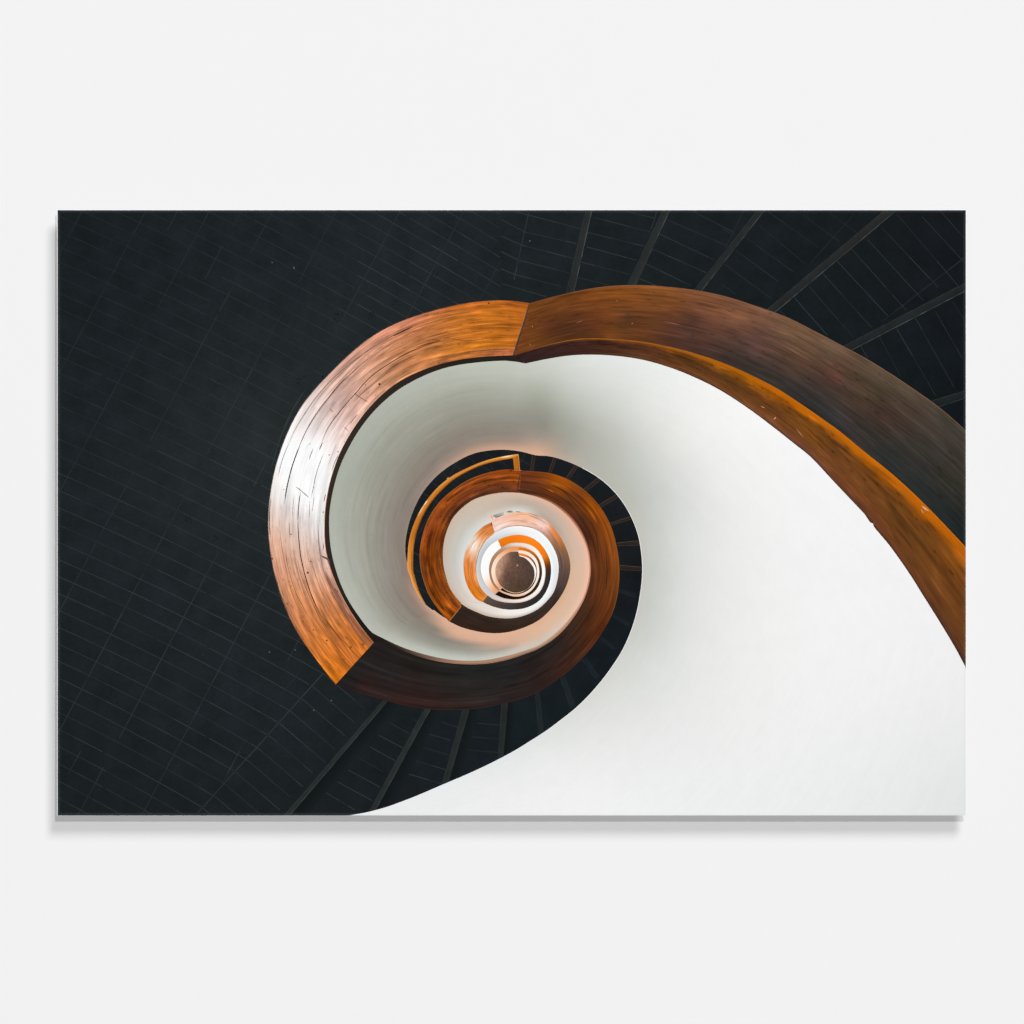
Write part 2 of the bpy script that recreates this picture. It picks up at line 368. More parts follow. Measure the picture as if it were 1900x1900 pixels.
O_G = Curve([(895.6, 1117), (909.5, 1123.4), (926.8, 1128.6), (944.2, 1131), (957, 1130.7), (973, 1128.6), (990.5, 1121.4), (1002, 1113), (1013, 1098), (1019.5, 1082), (1022.2, 1066.6), (1022.4, 1051.6), (1019.5, 1036.5), (1011.4, 1020.3), (999.8, 1006.4), (984.7, 997), (967.4, 992.5), (955.8, 992.5), (938.4, 996), (923.8, 1002.2)], 222)
I_G = Curve([(904.8, 1104.8), (915.3, 1111.8), (932.6, 1117), (950, 1118.7), (967.4, 1117.6), (984.7, 1111.8), (999.8, 1100.2), (1008, 1086), (1011.7, 1069), (1011.7, 1055), (1008, 1038.8), (1001, 1025), (990.5, 1014.5), (976.6, 1008.7), (961.6, 1007), (944.2, 1008.7), (929.9, 1016.3)], 220)
O_H = Curve([(923.8, 1002.2), (909.5, 1012), (899, 1026), (893.3, 1041), (891.9, 1055), (894.4, 1070), (901.4, 1085), (910.6, 1095.6), (918.7, 1102.8)], 118)
I_H = Curve([(929.9, 1016.3), (920, 1025), (911.8, 1036.5), (907.7, 1050.4), (907.4, 1060.8), (910, 1074.7), (916.4, 1087.5), (925.7, 1096.7)], 120)
O_I = Curve([(918.7, 1102.8), (932.6, 1109), (950, 1112), (967.4, 1110.6), (983.6, 1103.7), (995.2, 1093.3), (1002, 1080.5), (1005.4, 1066.6), (1005, 1052.7), (999.8, 1036.5), (990.5, 1025), (976.6, 1017.4), (962.7, 1014.8)], 228)
I_I = Curve([(925.7, 1096.7), (938.4, 1102.5), (955.8, 1107), (970.8, 1104.8), (984.7, 1096.7), (994, 1085), (999.8, 1071), (1000.7, 1059.7), (998.6, 1045.8), (992.8, 1034), (981.3, 1025), (969.7, 1021.5), (962.7, 1021)], 228)
O_J = Curve([(962.7, 1014.8), (950, 1015.7), (937.3, 1020.3), (925.7, 1028.4), (916.4, 1041), (912, 1055), (912.4, 1067.8), (917.6, 1081.7), (928, 1094.4)], 80)
I_J = Curve([(962.7, 1021.5), (950, 1023.2), (939.6, 1027.3), (929.2, 1035.4), (921.6, 1047), (919.3, 1058.5), (920.5, 1070), (925.7, 1081.7), (932, 1091)], 80)
O_K = Curve([(928, 1094.4), (939.6, 1099.6), (955.8, 1102.5), (969.7, 1100.2), (982.4, 1093.3), (991.7, 1081.7), (996, 1067.8), (996.3, 1057.4), (992.8, 1044.6), (984.7, 1034.2), (974.3, 1028.4), (962.7, 1025.9)], 228)
I_K = Curve([(932, 1091), (942, 1097.3), (955.8, 1100.8), (968.5, 1098.5), (981.3, 1091), (990, 1080.5), (994.6, 1067.8), (995, 1057.4), (990.5, 1045.8), (982.4, 1036.5), (973.2, 1032.5), (962.7, 1030)], 228)
# edge of the floor disc at the bottom of the well
DISC = Curve([(920.6, 1061), (922, 1050), (926, 1041), (934, 1032), (943, 1026), (951, 1024), (962.5, 1024.6), (963, 1031.5), (973.2, 1035.5), (982.4, 1043.5), (989.5, 1054), (991.5, 1064), (990, 1076), (984, 1087), (974, 1095), (960, 1099), (950, 1098.3), (938, 1093.5), (927, 1083), (922, 1072), (920.6, 1061)][::-1], None)
def ring(c, extra=360):         # close a curve for any angle
    p = c.p; th = c.th
    n = Curve.__new__(Curve)
    n.p = np.vstack([p, p, p, p]); n.th = np.concatenate([th - 360, th, th + 360, th + 720]) + 0
    o = np.argsort(n.th, kind='stable'); n.p = n.p[o]; n.th = n.th[o]
    return n
def join(*cs):
    n = Curve.__new__(Curve); P_, T_ = [], []
    for c in cs:
        th = c.th.copy()
        if T_: th = th + 360 * round((T_[-1][-1] - th[0]) / 360)
        P_.append(c.p); T_.append(th)
    n.p = np.vstack(P_); n.th = np.maximum.accumulate(np.concatenate(T_)) + np.arange(sum(map(len, T_))) * 1e-9
    return n
def shift(c, deg):
    n = Curve.__new__(Curve); n.p = c.p; n.th = c.th + deg; return n

# ------------------------------------------------------------------ 1. tiled floor (whole sheet)
rng = random.Random(5)
floor_c = tps([(110, 395, '#192022'), (300, 500, '#1c2325'), (110, 900, '#1d2426'), (450, 700, '#23292b'), (480, 820, '#282e2f'), (400, 900, '#242a2c'),
               (300, 1100, '#1f2628'), (120, 1500, '#1a2122'), (450, 1250, '#1f2628'), (560, 1330, '#1e2427'), (620, 600, '#232a2b'), (800, 480, '#20272a'),
               (960, 420, '#1d2426'), (1150, 450, '#1c2325'), (1400, 480, '#192022'), (1780, 395, '#161b1e'), (1700, 650, '#161c1f'), (1780, 740, '#13191c'),
               (700, 1450, '#1a2022'), (850, 1400, '#192023'), (1000, 1340, '#182023'), (1100, 1250, '#161d21'), (1170, 1100, '#171c1f'), (1130, 950, '#1a1e20'), (900, 860, '#1b1f21'), (760, 1000, '#1a1f21'), (250, 700, '#1d2426'), (560, 560, '#1f2628')])
fl0 = floor_c
floor_c = lambda X, Y: fl0(X, Y) + np.array([.2, -.8, -.4])
mb = MB()
gx, gy = np.meshgrid(np.linspace(PX0, PX1, 120), np.linspace(PY0, PY1, 80), indexing='ij')
mb.grid(gx, gy, floor_c(gx, gy), gx, gy, LAY(0), 1.0)
sheet = mb.build('printed_picture', M_TILE, root, 'printed dark tiled landing and steps with pale joint lines')

gr = MB()
def side(p, a, b):              # >0 right of the directed line a->b (image coords)
    return (b[0] - a[0]) * (p[1] - a[1]) - (b[1] - a[1]) * (p[0] - a[0])
def joint_line(pts, bright, width=1.5, lay=1.0):
    pts = [p for p in pts]
    i = 0
    while i < len(pts) - 2:     # broken into pieces of changing strength
        n = rng.randint(3, 9); seg = pts[i:i + n + 1]
        if len(seg) >= 2:
            k = bright * rng.uniform(.45, 1.15)
            x, y = seg[len(seg) // 2]
            base = floor_c(np.array([x]), np.array([y]))[0]
            c = base + np.array([24, 25, 25]) * k
            gr.line(seg, width * rng.uniform(.8, 1.15), c, LAY(lay), sm=False, taper=False, rng=rng)
        i += n
B0, B1 = (599, 1250), (367, 1508)
N0, N1 = (704, 1303), (522, 1513)
def slope(x, y):
    if side((x, y), B1, B0) > 0 and y > 1180: return .86
    return .475 + .00022 * (x - 300) + .00025 * max(0, y - 1100)
def live(x, y):
    if x > (931 if y < 700 else 985): return False
    if y > 1240 and side((x, y), N1, N0) > 0: return False
    return x < 985
def trace(x, y):
    f = [(x, y)]; a, b = x, y
    while a < 990 and b < 1530:
        b += slope(a, b) * 6; a += 6
        if not live(a, b): break
        f.append((a, b))
    g = []; a, b = x, y
    while a > 100 and b > 380:
        b -= slope(a, b) * 6; a -= 6
        if not live(a, b): break
        g.append((a, b))
    return g[::-1] + f
ys = [923.6]
while ys[-1] < 1900: ys.append(ys[-1] + 32 + max(0, (ys[-1] - 1000)) / 350.)
while ys[0] > -100: ys.insert(0, ys[0] - (28 + 4 * np.clip((ys[0] - 500) / 500, -.3, 1)))
for y0 in ys:
    pts = trace(280.0, y0) if live(280, y0) else []
    if len(pts) > 4:
        my = pts[len(pts) // 2][1]
        for a_ in range(0, len(pts), 16):
            sg = pts[a_:a_ + 17]
            if len(sg) < 4: continue
            mx_, my = sg[len(sg) // 2]
            joint_line(sg, (.42 if my < 850 else (.62 if my < 1050 else .8)) + (.4 if mx_ > 640 and my < 620 else 0))
def bx(X0, y): return X0 - (y - 595) * .533
for k in range(-4, 9):
    X0 = 280 + 118 * k
    for off, prob in ((0, .86), (59, .10)):
        pts = []
        run = []
        y = 392.0
        while y < 1515:
            n = rng.randint(5, 14)
            if rng.random() < prob:
                seg = [(bx(X0 + off, y + 6 * i), y + 6 * i) for i in range(n + 1)]
                seg = [p for p in seg if live(*p) and not (p[1] > 1180 and side(p, B1, B0) > 0)]
                if len(seg) > 3: joint_line(seg, .5 if y < 1000 else .7, 1.6, 1.9)
            y += 6 * n
joint_line([(599 + (367 - 599) * t, 1250 + 258 * t) for t in np.linspace(0, 1, 40)], .9, 1.8)
for a, b in [((560, 1180), (600, 1205)), ((521, 1290), (557, 1245)), ((500, 1362), (462, 1405))]:
    joint_line([(a[0] + (b[0] - a[0]) * t, a[1] + (b[1] - a[1]) * t) for t in np.linspace(0, 1, 8)], .5)
def seglines(zf, segs, bright, width=1.6):
    for s_ in segs:
        p = zf(s_); L = []
        for (xa, ya), (xb, yb) in zip(p[:-1], p[1:]):
            n = max(3, int(math.hypot(xb - xa, yb - ya) / 6))
            L += [(xa + (xb - xa) * t, ya + (yb - ya) * t) for t in np.linspace(0, 1, n)]
        joint_line(L, bright, width)
seglines(zT, [[(60, 40), (600, 180)], [(0, 110), (180, 205), (560, 290)], [(0, 235), (160, 305), (535, 400)], [(0, 350), (130, 415), (510, 510)], [(0, 480), (90, 520), (480, 620)], [(0, 590), (340, 690)], [(205, 60), (90, 590)],
              [(700, 95), (1120, 205)], [(640, 205), (1070, 310)], [(640, 315), (1015, 415)], [(600, 430), (960, 520)], [(570, 545), (820, 605)], [(940, 50), (1150, 100)],
              [(1250, 115), (1700, 310)], [(1190, 220), (1600, 415)], [(1130, 330), (1540, 510)], [(1080, 440), (1430, 610)], [(1030, 550), (1160, 605)], [(1440, 50), (1750, 210)], [(1165, 50), (1150, 110), (1125, 180)]], .85)
seglines(zTR, [[(100, 340), (440, 590)], [(170, 240), (530, 500)], [(270, 150), (620, 440)], [(10, 440), (390, 720)], [(0, 600), (130, 690)], [(350, 55), (750, 340)], [(610, 80), (900, 290)], [(800, 60), (1010, 210)], [(980, 80), (660, 440)], [(160, 50), (20, 330)],
               [(0, 180), (90, 230)]], .55)
seglines(zTR, [[(545, 700), (790, 980)], [(650, 610), (990, 1000)], [(760, 520), (1120, 920)], [(860, 420), (1240, 830)], [(970, 330), (1380, 790)], [(1090, 260), (1510, 720)], [(1190, 165), (1640, 640)], [(1310, 70), (1780, 620)], [(1500, 90), (1826, 440)], [(1640, 50), (1826, 260)], [(1826, 390), (1180, 890)],
               [(1040, 1060), (1090, 1150)], [(1180, 990), (1350, 1310)], [(1310, 930), (1600, 1430)], [(1450, 850), (1740, 1370)], [(1600, 800), (1800, 1150)], [(1730, 730), (1826, 880)], [(430, 790), (500, 860)]], .85)
seglines(zBL, [[(910, 1180), (1050, 1260)], [(820, 1270), (1000, 1365)], [(750, 1355), (940, 1460)], [(670, 1440), (880, 1560)], [(590, 1530), (830, 1660)], [(510, 1620), (770, 1760)], [(420, 1700), (640, 1830)], [(1080, 1150), (1120, 1175)],
               [(1290, 1170), (1420, 1215)], [(1190, 1260), (1385, 1315)], [(1110, 1350), (1350, 1420)], [(1090, 1460), (1325, 1530)], [(1010, 1550), (1290, 1635)], [(1560, 1180), (1725, 1195)], [(1500, 1280), (1720, 1300)], [(1490, 1380), (1715, 1400)]], .8)
# specks of dust and plaster on the tiles
for _ in range(150):
    x = rng.uniform(PX0 + 8, PX1 - 8); y = rng.uniform(PY0 + 8, PY1 - 8)
    b = floor_c(np.array([x]), np.array([y]))[0]
    if rng.random() < .6: gr.dot(x, y, rng.uniform(.5, 1.1), b + rng.uniform(6, 24), LAY(2.9))
    else: gr.dot(x, y, rng.uniform(.6, 1.6), b * .7, LAY(2.9))
for x, y in [(505, 487), (546, 498), (545, 496), (500, 1210), (548, 1206), (638, 1148), (983, 447), (582, 1318), (615, 1300)]:
    gr.dot(x, y, 1.3, '#59605f', LAY(2.9))
# scuffs near the landing
for cx, cy, r in [(558, 705, 9), (625, 590, 8), (807, 505, 7), (350, 965, 6), (400, 1000, 6), (690, 585, 6), (735, 560, 7), (600, 700, 5)]:
    for _ in range(9):
        a = rng.uniform(-r, r); b = rng.uniform(-r, r); gr.dot(cx + a, cy + b, rng.uniform(.8, 2.2), '#1b2021', LAY(2.9))
gr.line([(500, 880), (518, 820), (540, 765), (572, 715)], 1.0, '#3b4443', LAY(2.9))
gr.build('tile_joint', M_TILE, sheet)

# step edges, with the shadow under each nosing printed as a dark band
def new_step():
    global st
    st = MB()
def nosing(zf, q, ca='#272c2c', cb='#2b302f', rim='#444a48', sh=0, side_=1, shade='#12181a'):
    new_step()
    a0, a1, b0, b1 = [np.array(z, float) for z in zf(q)]
    if rim: a0, a1, b0, b1 = a0 + (b0 - a0) * .07, a1 + (b1 - a1) * .07, b0 - (b0 - a0) * .09, b1 - (b1 - a1) * .09
    if sh:
        c0 = (b0[0] + sh * side_, b0[1]); c1 = (b1[0] + sh * side_ * 1.3, b1[1])
        st.quad((b0, b1, c0, c1), shade, '#1a2022', LAY(2.65), grain=.4)
    st.quad((a0, a1, b0, b1), ca, cb, LAY(2.8), 30, 1.0)
    if rim:
        st.line([b0, b1], 1.1, rim, LAY(2.99), ca, False, False, .9, rng)
        st.line([a0, a1], .8, '#3a403f', LAY(2.99), ca, False, False, .9, rng)
    else:
        st.line([a0, a1], .9, '#56443a' if ca == '#302824' else ca, LAY(2.99), ca, False, False, .6, rng)
        st.line([b0, b1], .9, '#4a3b33' if ca == '#302824' else cb, LAY(2.99), ca, False, False, .6, rng)
    st.build('step_edge', M_TILE, sheet)
nosing(zBL, [(860, 1000), (100, 1880), (900, 1000), (150, 1880)], sh=26)
nosing(zBL, [(1165, 1065), (745, 1840), (1217, 1065), (795, 1840)], sh=22)
nosing(zBL, [(1450, 1070), (1280, 1680), (1505, 1070), (1330, 1680)], '#262b2b', '#2a2f2d', '#353a38', sh=18)
nosing(zBL, [(1740, 1020), (1708, 1480), (1792, 1020), (1755, 1450)], '#23292a', '#272c2b', '#303534', sh=14)
zN = lambda p: Z(960, 1150, 1900 / 260., p)
nosing(zN, [(235, 990), (290, 1560), (300, 975), (360, 1500)], '#1e2527', '#23292a', '#262c2d')
nosing(zN, [(580, 790), (720, 1210), (650, 760), (790, 1160)], '#1c2327', '#202629', '#242a2d')
nosing(zN, [(870, 540), (1060, 810), (940, 510), (1120, 770)], '#1a2125', '#1e2427', '#20272a')
nosing(zN, [(1120, 260), (1300, 420), (1150, 230), (1330, 380)], '#1a2024', '#1c2226', None)
nosing(zT, [(632, 30), (478, 680), (687, 30), (545, 680)], '#272b2b', '#2c302f', '#5b6260', sh=-0)
nosing(zT, [(1215, 30), (935, 610), (1275, 30), (1008, 610)], '#262a2a', '#2b2f2e', '#535957')
nosing(zT, [(1925, 30), (1440, 645), (1990, 30), (1505, 650)], '#252929', '#292d2c', '#4e5452')
nosing(zTR, [(1225, 30), (325, 790), (1330, 30), (400, 810)], '#2a2a29', '#242828', '#565b58')
nosing(zTR, [(1840, 573), (900, 1060), (1840, 645), (975, 1095)], '#272929', '#202526', '#5e6563')
nosing(zTR, [(1840, 1385), (1555, 1470), (1840, 1450), (1615, 1525)], '#222728', '#1b2123', '#3c4342')
brown = ('#302824', '#28221f')
for q in ([(965, 215), (980, 100), (985, 215), (1000, 105)], [(1095, 235), (1137, 118), (1112, 240), (1157, 122)], [(1225, 268), (1302, 160), (1245, 280), (1320, 172)],
          [(1350, 352), (1465, 262), (1370, 368), (1482, 278)], [(1462, 467), (1602, 382), (1482, 482), (1618, 402)], [(1550, 598), (1708, 545), (1562, 612), (1714, 565)],
          [(1600, 742), (1770, 724), (1602, 764), (1772, 758)], [(1622, 905), (1785, 920), (1626, 938), (1785, 948)]):
    nosing(zC, q, brown[0], brown[1], None)
nosing(zC, [(1612, 1075), (1745, 1112), (1606, 1100), (1742, 1150)], '#1d2022', '#1f2325', None)
nosing(zC, [(1565, 1255), (1700, 1330), (1555, 1275), (1690, 1360)], '#1b2023', '#1e2326', None)
st = MB()
for a in np.arange(95, 210, 7.5):   # faint step joints left of the inner rail
    xo, yo = shift(O_D, -360).at(np.array([a]), 3); xi, yi = shift(O_D, -360).at(np.array([a + 1.2]), 30)
    st.line([(xo[0], yo[0]), (xi[0], yi[0])], .9, '#2c3233', LAY(2.99), '#1b2022', False, False, .8, rng)
st.build('tile_joint', M_TILE, sheet)

# ------------------------------------------------------------------ 2. white stair walls
W0s = [(1700, 1480, '#e8eae9'), (1780, 1290, '#edeeed'), (1780, 1500, '#e4e6e5'), (1600, 1050, '#f3f3f3'), (1500, 1000, '#f4f4f4'), (1700, 1250, '#f1f1f1'), (1345, 900, '#eeeeec'), (1345, 1150, '#ebebe9'), (1345, 1350, '#eeeeed'),
       (1500, 1300, '#f2f2f2'), (1500, 1480, '#edefee'), (1300, 1480, '#eff0f0'), (1550, 1150, '#f4f4f4'), (1400, 800, '#f6f6f5'), (1500, 880, '#f5f5f5'), (1300, 780, '#f2f2f0'), (1200, 690, '#e9ebe8'), (1100, 675, '#dfe1dd'), (1200, 760, '#e2e3df'), (1120, 730, '#d3d6d0'), (1260, 830, '#e6e6e3'),
       (1050, 690, '#d2d5ce'), (1040, 740, '#b9bbb1'), (1000, 700, '#c6c9c0'), (985, 740, '#a6a79b'), (1010, 790, '#918f83'), (1060, 800, '#a5a69a'), (1018, 770, '#9c9d91'), (1003, 742, '#a8aa9e'), (1092, 780, '#b9bbb2'), (1110, 830, '#b3b4aa'), (1150, 820, '#c2c3bb'), (1180, 860, '#c6c8c2'), (960, 690, '#c5c8bd'), (920, 690, '#bbbeb2'), (870, 705, '#b1b4a8'),
       (821, 700, '#b2b5a9'), (747, 751, '#a9ab9f'), (700, 790, '#aaada1'), (673, 830, '#aeb1a5'), (645, 900, '#b3b6ab'), (630, 980, '#b6b9ad'), (648, 1075, '#b8bbb0'), (673, 1124, '#b9bcb1'), (700, 1165, '#c4c8be'), (747, 1190, '#c4c8be'), (797, 1206, '#c6cabf'), (846, 1217, '#c8cbc2'),
       (920, 750, '#9b9a8e'), (870, 750, '#999a8e'), (820, 760, '#98988c'), (780, 800, '#979488'), (745, 850, '#98958a'), (715, 910, '#9b988d'), (700, 970, '#9b998e'), (695, 1040, '#9f9b91'), (710, 1090, '#938f84'), (735, 1110, '#898177'), (760, 1140, '#8b8479'), (800, 1165, '#8b857a'), (830, 1190, '#929086'), (871, 1203, '#a2a196'), (920, 1206, '#a8a598'),
       (920, 790, '#90897d'), (870, 790, '#8f887c'), (830, 815, '#90887c'), (790, 860, '#8f857a'), (760, 905, '#8e857a'), (740, 950, '#8c857a'), (735, 1000, '#8c837a'), (740, 1050, '#8e8077'), (730, 1070, '#8d847a'),
       (960, 790, '#918a7e'), (1000, 810, '#a09488'), (875, 825, '#a7917f'), (920, 820, '#b09786'), (960, 815, '#b29a8a'), (916, 831, '#d2a488'), (955, 828, '#d8ab90'), (985, 835, '#ddb093'), (880, 838, '#c49d86'), (845, 852, '#ad9482'), (815, 872, '#9c8b7e'), (1000, 840, '#dcae92'), (1030, 845, '#bfa590'), (1010, 826, '#b9a08d'), (1060, 855, '#b9ada0'), (1050, 835, '#a9a297'),
       (1095, 865, '#b4b3a9'), (1137, 885, '#b8bab0'), (1175, 925, '#bdbfb6'), (1200, 985, '#c5c7c0'), (1207, 1050, '#c6c8c2'), (1205, 1120, '#c9cbc5'), (1200, 1180, '#cfd1cc'), (1165, 1230, '#d5d7d2'), (1130, 1290, '#dddeda'), (1080, 1340, '#e2e3e1'), (1000, 1400, '#eaebea'), (900, 1450, '#ecedec'), (900, 1500, '#f0f0f0'), (720, 1508, '#edeeee'), (1100, 1450, '#f0f1f0'),
       (1250, 1000, '#d7d9d5'), (1250, 1120, '#dadbd8'), (1220, 920, '#ccceca'), (1290, 1050, '#e3e4e2'), (1280, 1200, '#e5e6e4'), (1200, 1300, '#e3e4e2'), (1290, 930, '#e0e1df'), (1215, 1230, '#dcdedb'),
       (764, 1090, '#b29080'), (772, 1107, '#c79f88'), (784, 1128, '#d0a78f'), (797, 1138, '#d9ae93'), (821, 1154, '#deb196'), (871, 1180, '#e0b397'), (905, 1188, '#e0b497'), (930, 1196, '#d8b094'), (950, 1205, '#b9b0a2'), (752, 1068, '#a58a7c'), (805, 1155, '#bf9c86'), (845, 1180, '#cba388'), (890, 1197, '#c8a88e')]
w0 = tps(W0s, 2e-3)
tun = stations([(80, ['#c9ccc2', '#bfc2b8', '#a7a99d', '#949489', '#8f8b80', '#9b9287', '#b09a8a', '#c5a28d', '#d8ad93']),
                (90, ['#c6c9be', '#c0c3b8', '#aeb0a5', '#9c9b90', '#928e83', '#91887d', '#a08d80', '#bd9c88', '#d6ab92']),
                (110, ['#bdc0b5', '#b4b7ab', '#a5a69a', '#979589', '#90897e', '#8f857a', '#98877b', '#b0937f', '#cba389']),
                (130, ['#b1b4a9', '#adb0a4', '#a2a397', '#98968a', '#918b80', '#8e857a', '#8d8278', '#94847a', '#a58f80']),
                (150, ['#aeb1a5', '#abae a3'.replace(' ', ''), '#a2a397', '#98968b', '#918c82', '#8d857b', '#8b8178', '#8a7f76', '#8c7f76']),
                (180, ['#b6b9ad', '#b3b5aa', '#aaaa9f', '#9e9c91', '#958f85', '#90877d', '#8c8177', '#8c7d72', '#8f7e74']),
                (195, ['#b9bcb1', '#b4b6ab', '#a5a59a', '#958f85', '#8e877c', '#8e8176', '#978376', '#a58878', '#b5917e']),
                (205, ['#bdc0b6', '#b4b6ab', '#a09e93', '#8f897e', '#8a8277', '#938277', '#ab8f7f', '#c29e88', '#d2a990']),
                (216, ['#c4c8be', '#b8bbb0', '#9b998e', '#8c867b', '#8c8277', '#cba38a', '#d9ae93', '#deb196', '#e0b397']),
                (224, ['#c5c9bf', '#babdb2', '#98968b', '#8d877c', '#caa38a', '#dbaf94', '#deb195', '#e0b397', '#e0b397']),
                (236, ['#c8cbc2', '#bdbfb5', '#9c9a8f', '#988d82', '#d7ac92', '#dfb297', '#e0b397', '#e1b497', '#e0b395']),
                (250, ['#c9ccc3', '#c0c1b8', '#a39f94', '#bf9f8b', '#ddb095', '#e0b397', '#e1b497', '#e1b497', '#e0b395']),
                (262, ['#cbcdc4', '#c3c0b6', '#b09f91', '#d6ac92', '#dfb296', '#e0b397', '#e1b497', '#e1b496', '#e1b395']),
                (276, ['#cbc9c0', '#cec4b7', '#d7b7a1', '#dab298', '#dcb297', '#dfb396', '#e0b395', '#e1b395', '#e1b395'])],
               [0, .15, .35, .55, .7, .82, .9, .95, 1])
def w0b(X, Y, TH, V):
    k = np.clip((TH - 72) / 22., 0, 1)[..., None]; k = k * k * (3 - 2 * k)
    return w0(X, Y) * (1 - k) + tun(TH, V) * k
far = Curve.__new__(Curve)
tt = np.linspace(-150, 20, 200); R_ = 1500
far.p = np.stack([CEN[0] + R_ * np.cos(np.radians(tt)), CEN[1] - R_ * np.sin(np.radians(tt))], -1); far.th = tt
wa = MB()
S0 = shift(S_C, -360)
sig = S_C.th[0]
S_ = S_C if abs(sig - 232) < 30 else S_C
Sm = shift(S_C, -360)           # first turn of the step edge, -125..216
plast = lambda f: (lambda X, Y, TH, V: f(X, Y))
# big lower right area, then the tunnel to the lower left
wa.strip(far, Sm, Sm.th[0], I_B.th[0] + 8, plast(w0), LAY(3), nv=150, step=.5, grow=(0, 0), grain=1)
IAB = join(I_B, I_A, I_C)
TUNM = [(420, (30, 260), (.8, 3), (.978, .985, 1.015, 1.02), (.2, 1)), (50, (60, 300), (4, 12), (.982, 1.018), (.2, 1))]
wa.strip(IAB, Sm, I_B.th[0] + 2, 206, w0b, LAY(3.2), nv=130, step=.4, grow=(2, 0), grain=lambda TH: 1 + 1.1 * np.clip((TH - 82) / 40, 0, 1), spec=TUNM)
wa.strip(IAB, join(Sm, O_E), 205, 276, w0b, LAY(3.4), nv=70, step=.5, grow=(2, -2), grain=2.3)
# light rim where the wall meets the dark steps
wrim = Sm.at(np.linspace(-118, 60, 200), .6)
wa.line(list(zip(*wrim))[::4], 1.0, '#f6f7f6', LAY(3.6), '#e2e3e1', True, False, .4, rng)
wa.build('parapet_wall', M_PLASTER, sheet, 'large smooth off-white parapet curving down into the stairwell')

W1 = MB()
o1 = join(I_C, I_D); i1 = join(O_E, O_F)
t1 = stations([(206, ['#c3c6bc', '#8b857a', '#cfa68e']), (240, ['#c8cbc2', '#9f9a8d', '#dfb296']), (250, ['#c8cbc2', '#aaa597', '#e0b397']), (262, ['#c9ccc3', '#b3aa9b', '#e0b396']), (275, ['#cbc9c0', '#dab298', '#e1b395']), (290, ['#cbc3b8', '#dcb89c', '#e2b293']), (305, ['#d8c8bb', '#dfbba0', '#e2b190']),
               (325, ['#e9c4ad', '#dcb99f', '#dcae8f']), (345, ['#efc2a8', '#dcbaa1', '#dab391']), (0 + 360, ['#f0c0a5', '#dcbaa2', '#d8b698']), (375, ['#eebfa5', '#d8bba6', '#cfb198']), (392, ['#ecbba0', '#d2b8a5', '#c2ad9b']), (408, ['#e8b79c', '#c9b3a2', '#b5a394']), (425, ['#e6b89e', '#c4b1a2', '#b9aa9c']), (440, ['#e0b9a1', '#bdb0a2', '#d9d8d0']), (450, ['#dcbca6', '#c0b2a3', '#e2e2db']), (462, ['#d4bba8', '#c9b8a8', '#dad8cf']),
               (480, ['#d0bba9', '#cbbdae', '#dcdbd5']), (500, ['#cdb9a8', '#cbc3b7', '#d5dcdb']), (520, ['#cbb8a9', '#c8c4ba', '#d9dfdf']), (540, ['#cab8ab', '#cdc7be', '#dcdcda']), (555, ['#cab8aa', '#d2c8bd', '#e0dfdc']), (570, ['#ccb8a8', '#d8cbc0', '#e6ddd8']), (585, ['#d0bbaa', '#e0d4ca', '#e6d6cc'])])
W1.strip(o1, i1, 274, 583, lambda X, Y, TH, V: t1(TH, V), LAY(4), nv=24, step=1, grow=(1.5, -1.5))
o2 = join(I_E, I_F); i2 = join(O_G, O_H)
t2 = stations([(205, ['#ceb9a8', '#e0d5ca', '#e4d3c8']), (235, ['#cdb6a6', '#e4dbd2', '#e8dcd2']), (255, ['#c6b2a2', '#efeae4', '#f6ece3']), (270, ['#c4b5aa', '#f0eeea', '#fdf1e8']), (300, ['#cdc4bb', '#f2f3f1', '#fffdfb']), (330, ['#d8d0ca', '#f0f4f5', '#fff']) if False else (330, ['#d8d0ca', '#f0f4f5', '#ffffff']),
               (360, ['#ece6e1', '#e2eaee', '#ffffff']), (390, ['#fffefd', '#eef4f7', '#ffffff']), (415, ['#ffffff', '#f3f7f9', '#fafcfd']), (440, ['#fffefb', '#f2f4f4', '#e0e6e9']), (455, ['#fbf9f5', '#eceeee', '#cfd6d9']), (475, ['#eef0ef', '#dce0e1', '#c6ccce']), (495, ['#e2e4e4', '#cdd1d3', '#bfc4c7']), (515, ['#dcdedf', '#c6cbce', '#b9bec2']), (540, ['#dcdfe1', '#c9ced1', '#b4babe']), (560, ['#d5d9dc', '#cfd3d6', '#c6c8ca']), (580, ['#d3d5d8', '#cdced2', '#cdc3bf'])])
W1.strip(o2, i2, 205, 583, lambda X, Y, TH, V: t2(TH, V), LAY(8), nv=16, step=1.5, grow=(1.2, -1.2))
o3 = join(I_G, I_H); i3 = join(O_I, O_J)
t3 = stations([(215, ['#c9cbce', '#d2cbc8', '#c4b3a8']), (250, ['#c4b8b2', '#e6d9d1', '#d8b9a6']), (270, ['#bfaea4', '#f6e9de', '#ebc8b2']), (310, ['#d5c8be', '#fff7ee', '#f6dcc8']), (360, ['#f2e6da', '#ffffff', '#fff4ea']), (400, ['#fbf2ea', '#fff7ef', '#f6e2d2']), (430, ['#ece0d6', '#f3e6da', '#d9bfab']), (455, ['#d9d2ca', '#e4d6ca', '#ba9a84']), (480, ['#bba392', '#b9947c', '#a5805f']), (510, ['#a27a60', '#ae8468', '#9c7052']), (540, ['#9b7055', '#a67a5e', '#946648']), (575, ['#a57558', '#b0805f', '#a0704f'])])
W1.strip(o3, i3, 220, 577, lambda X, Y, TH, V: t3(TH, V), LAY(12), nv=10, step=2, grow=(1, -1))
o4 = join(I_I, I_J); i4 = join(O_K)
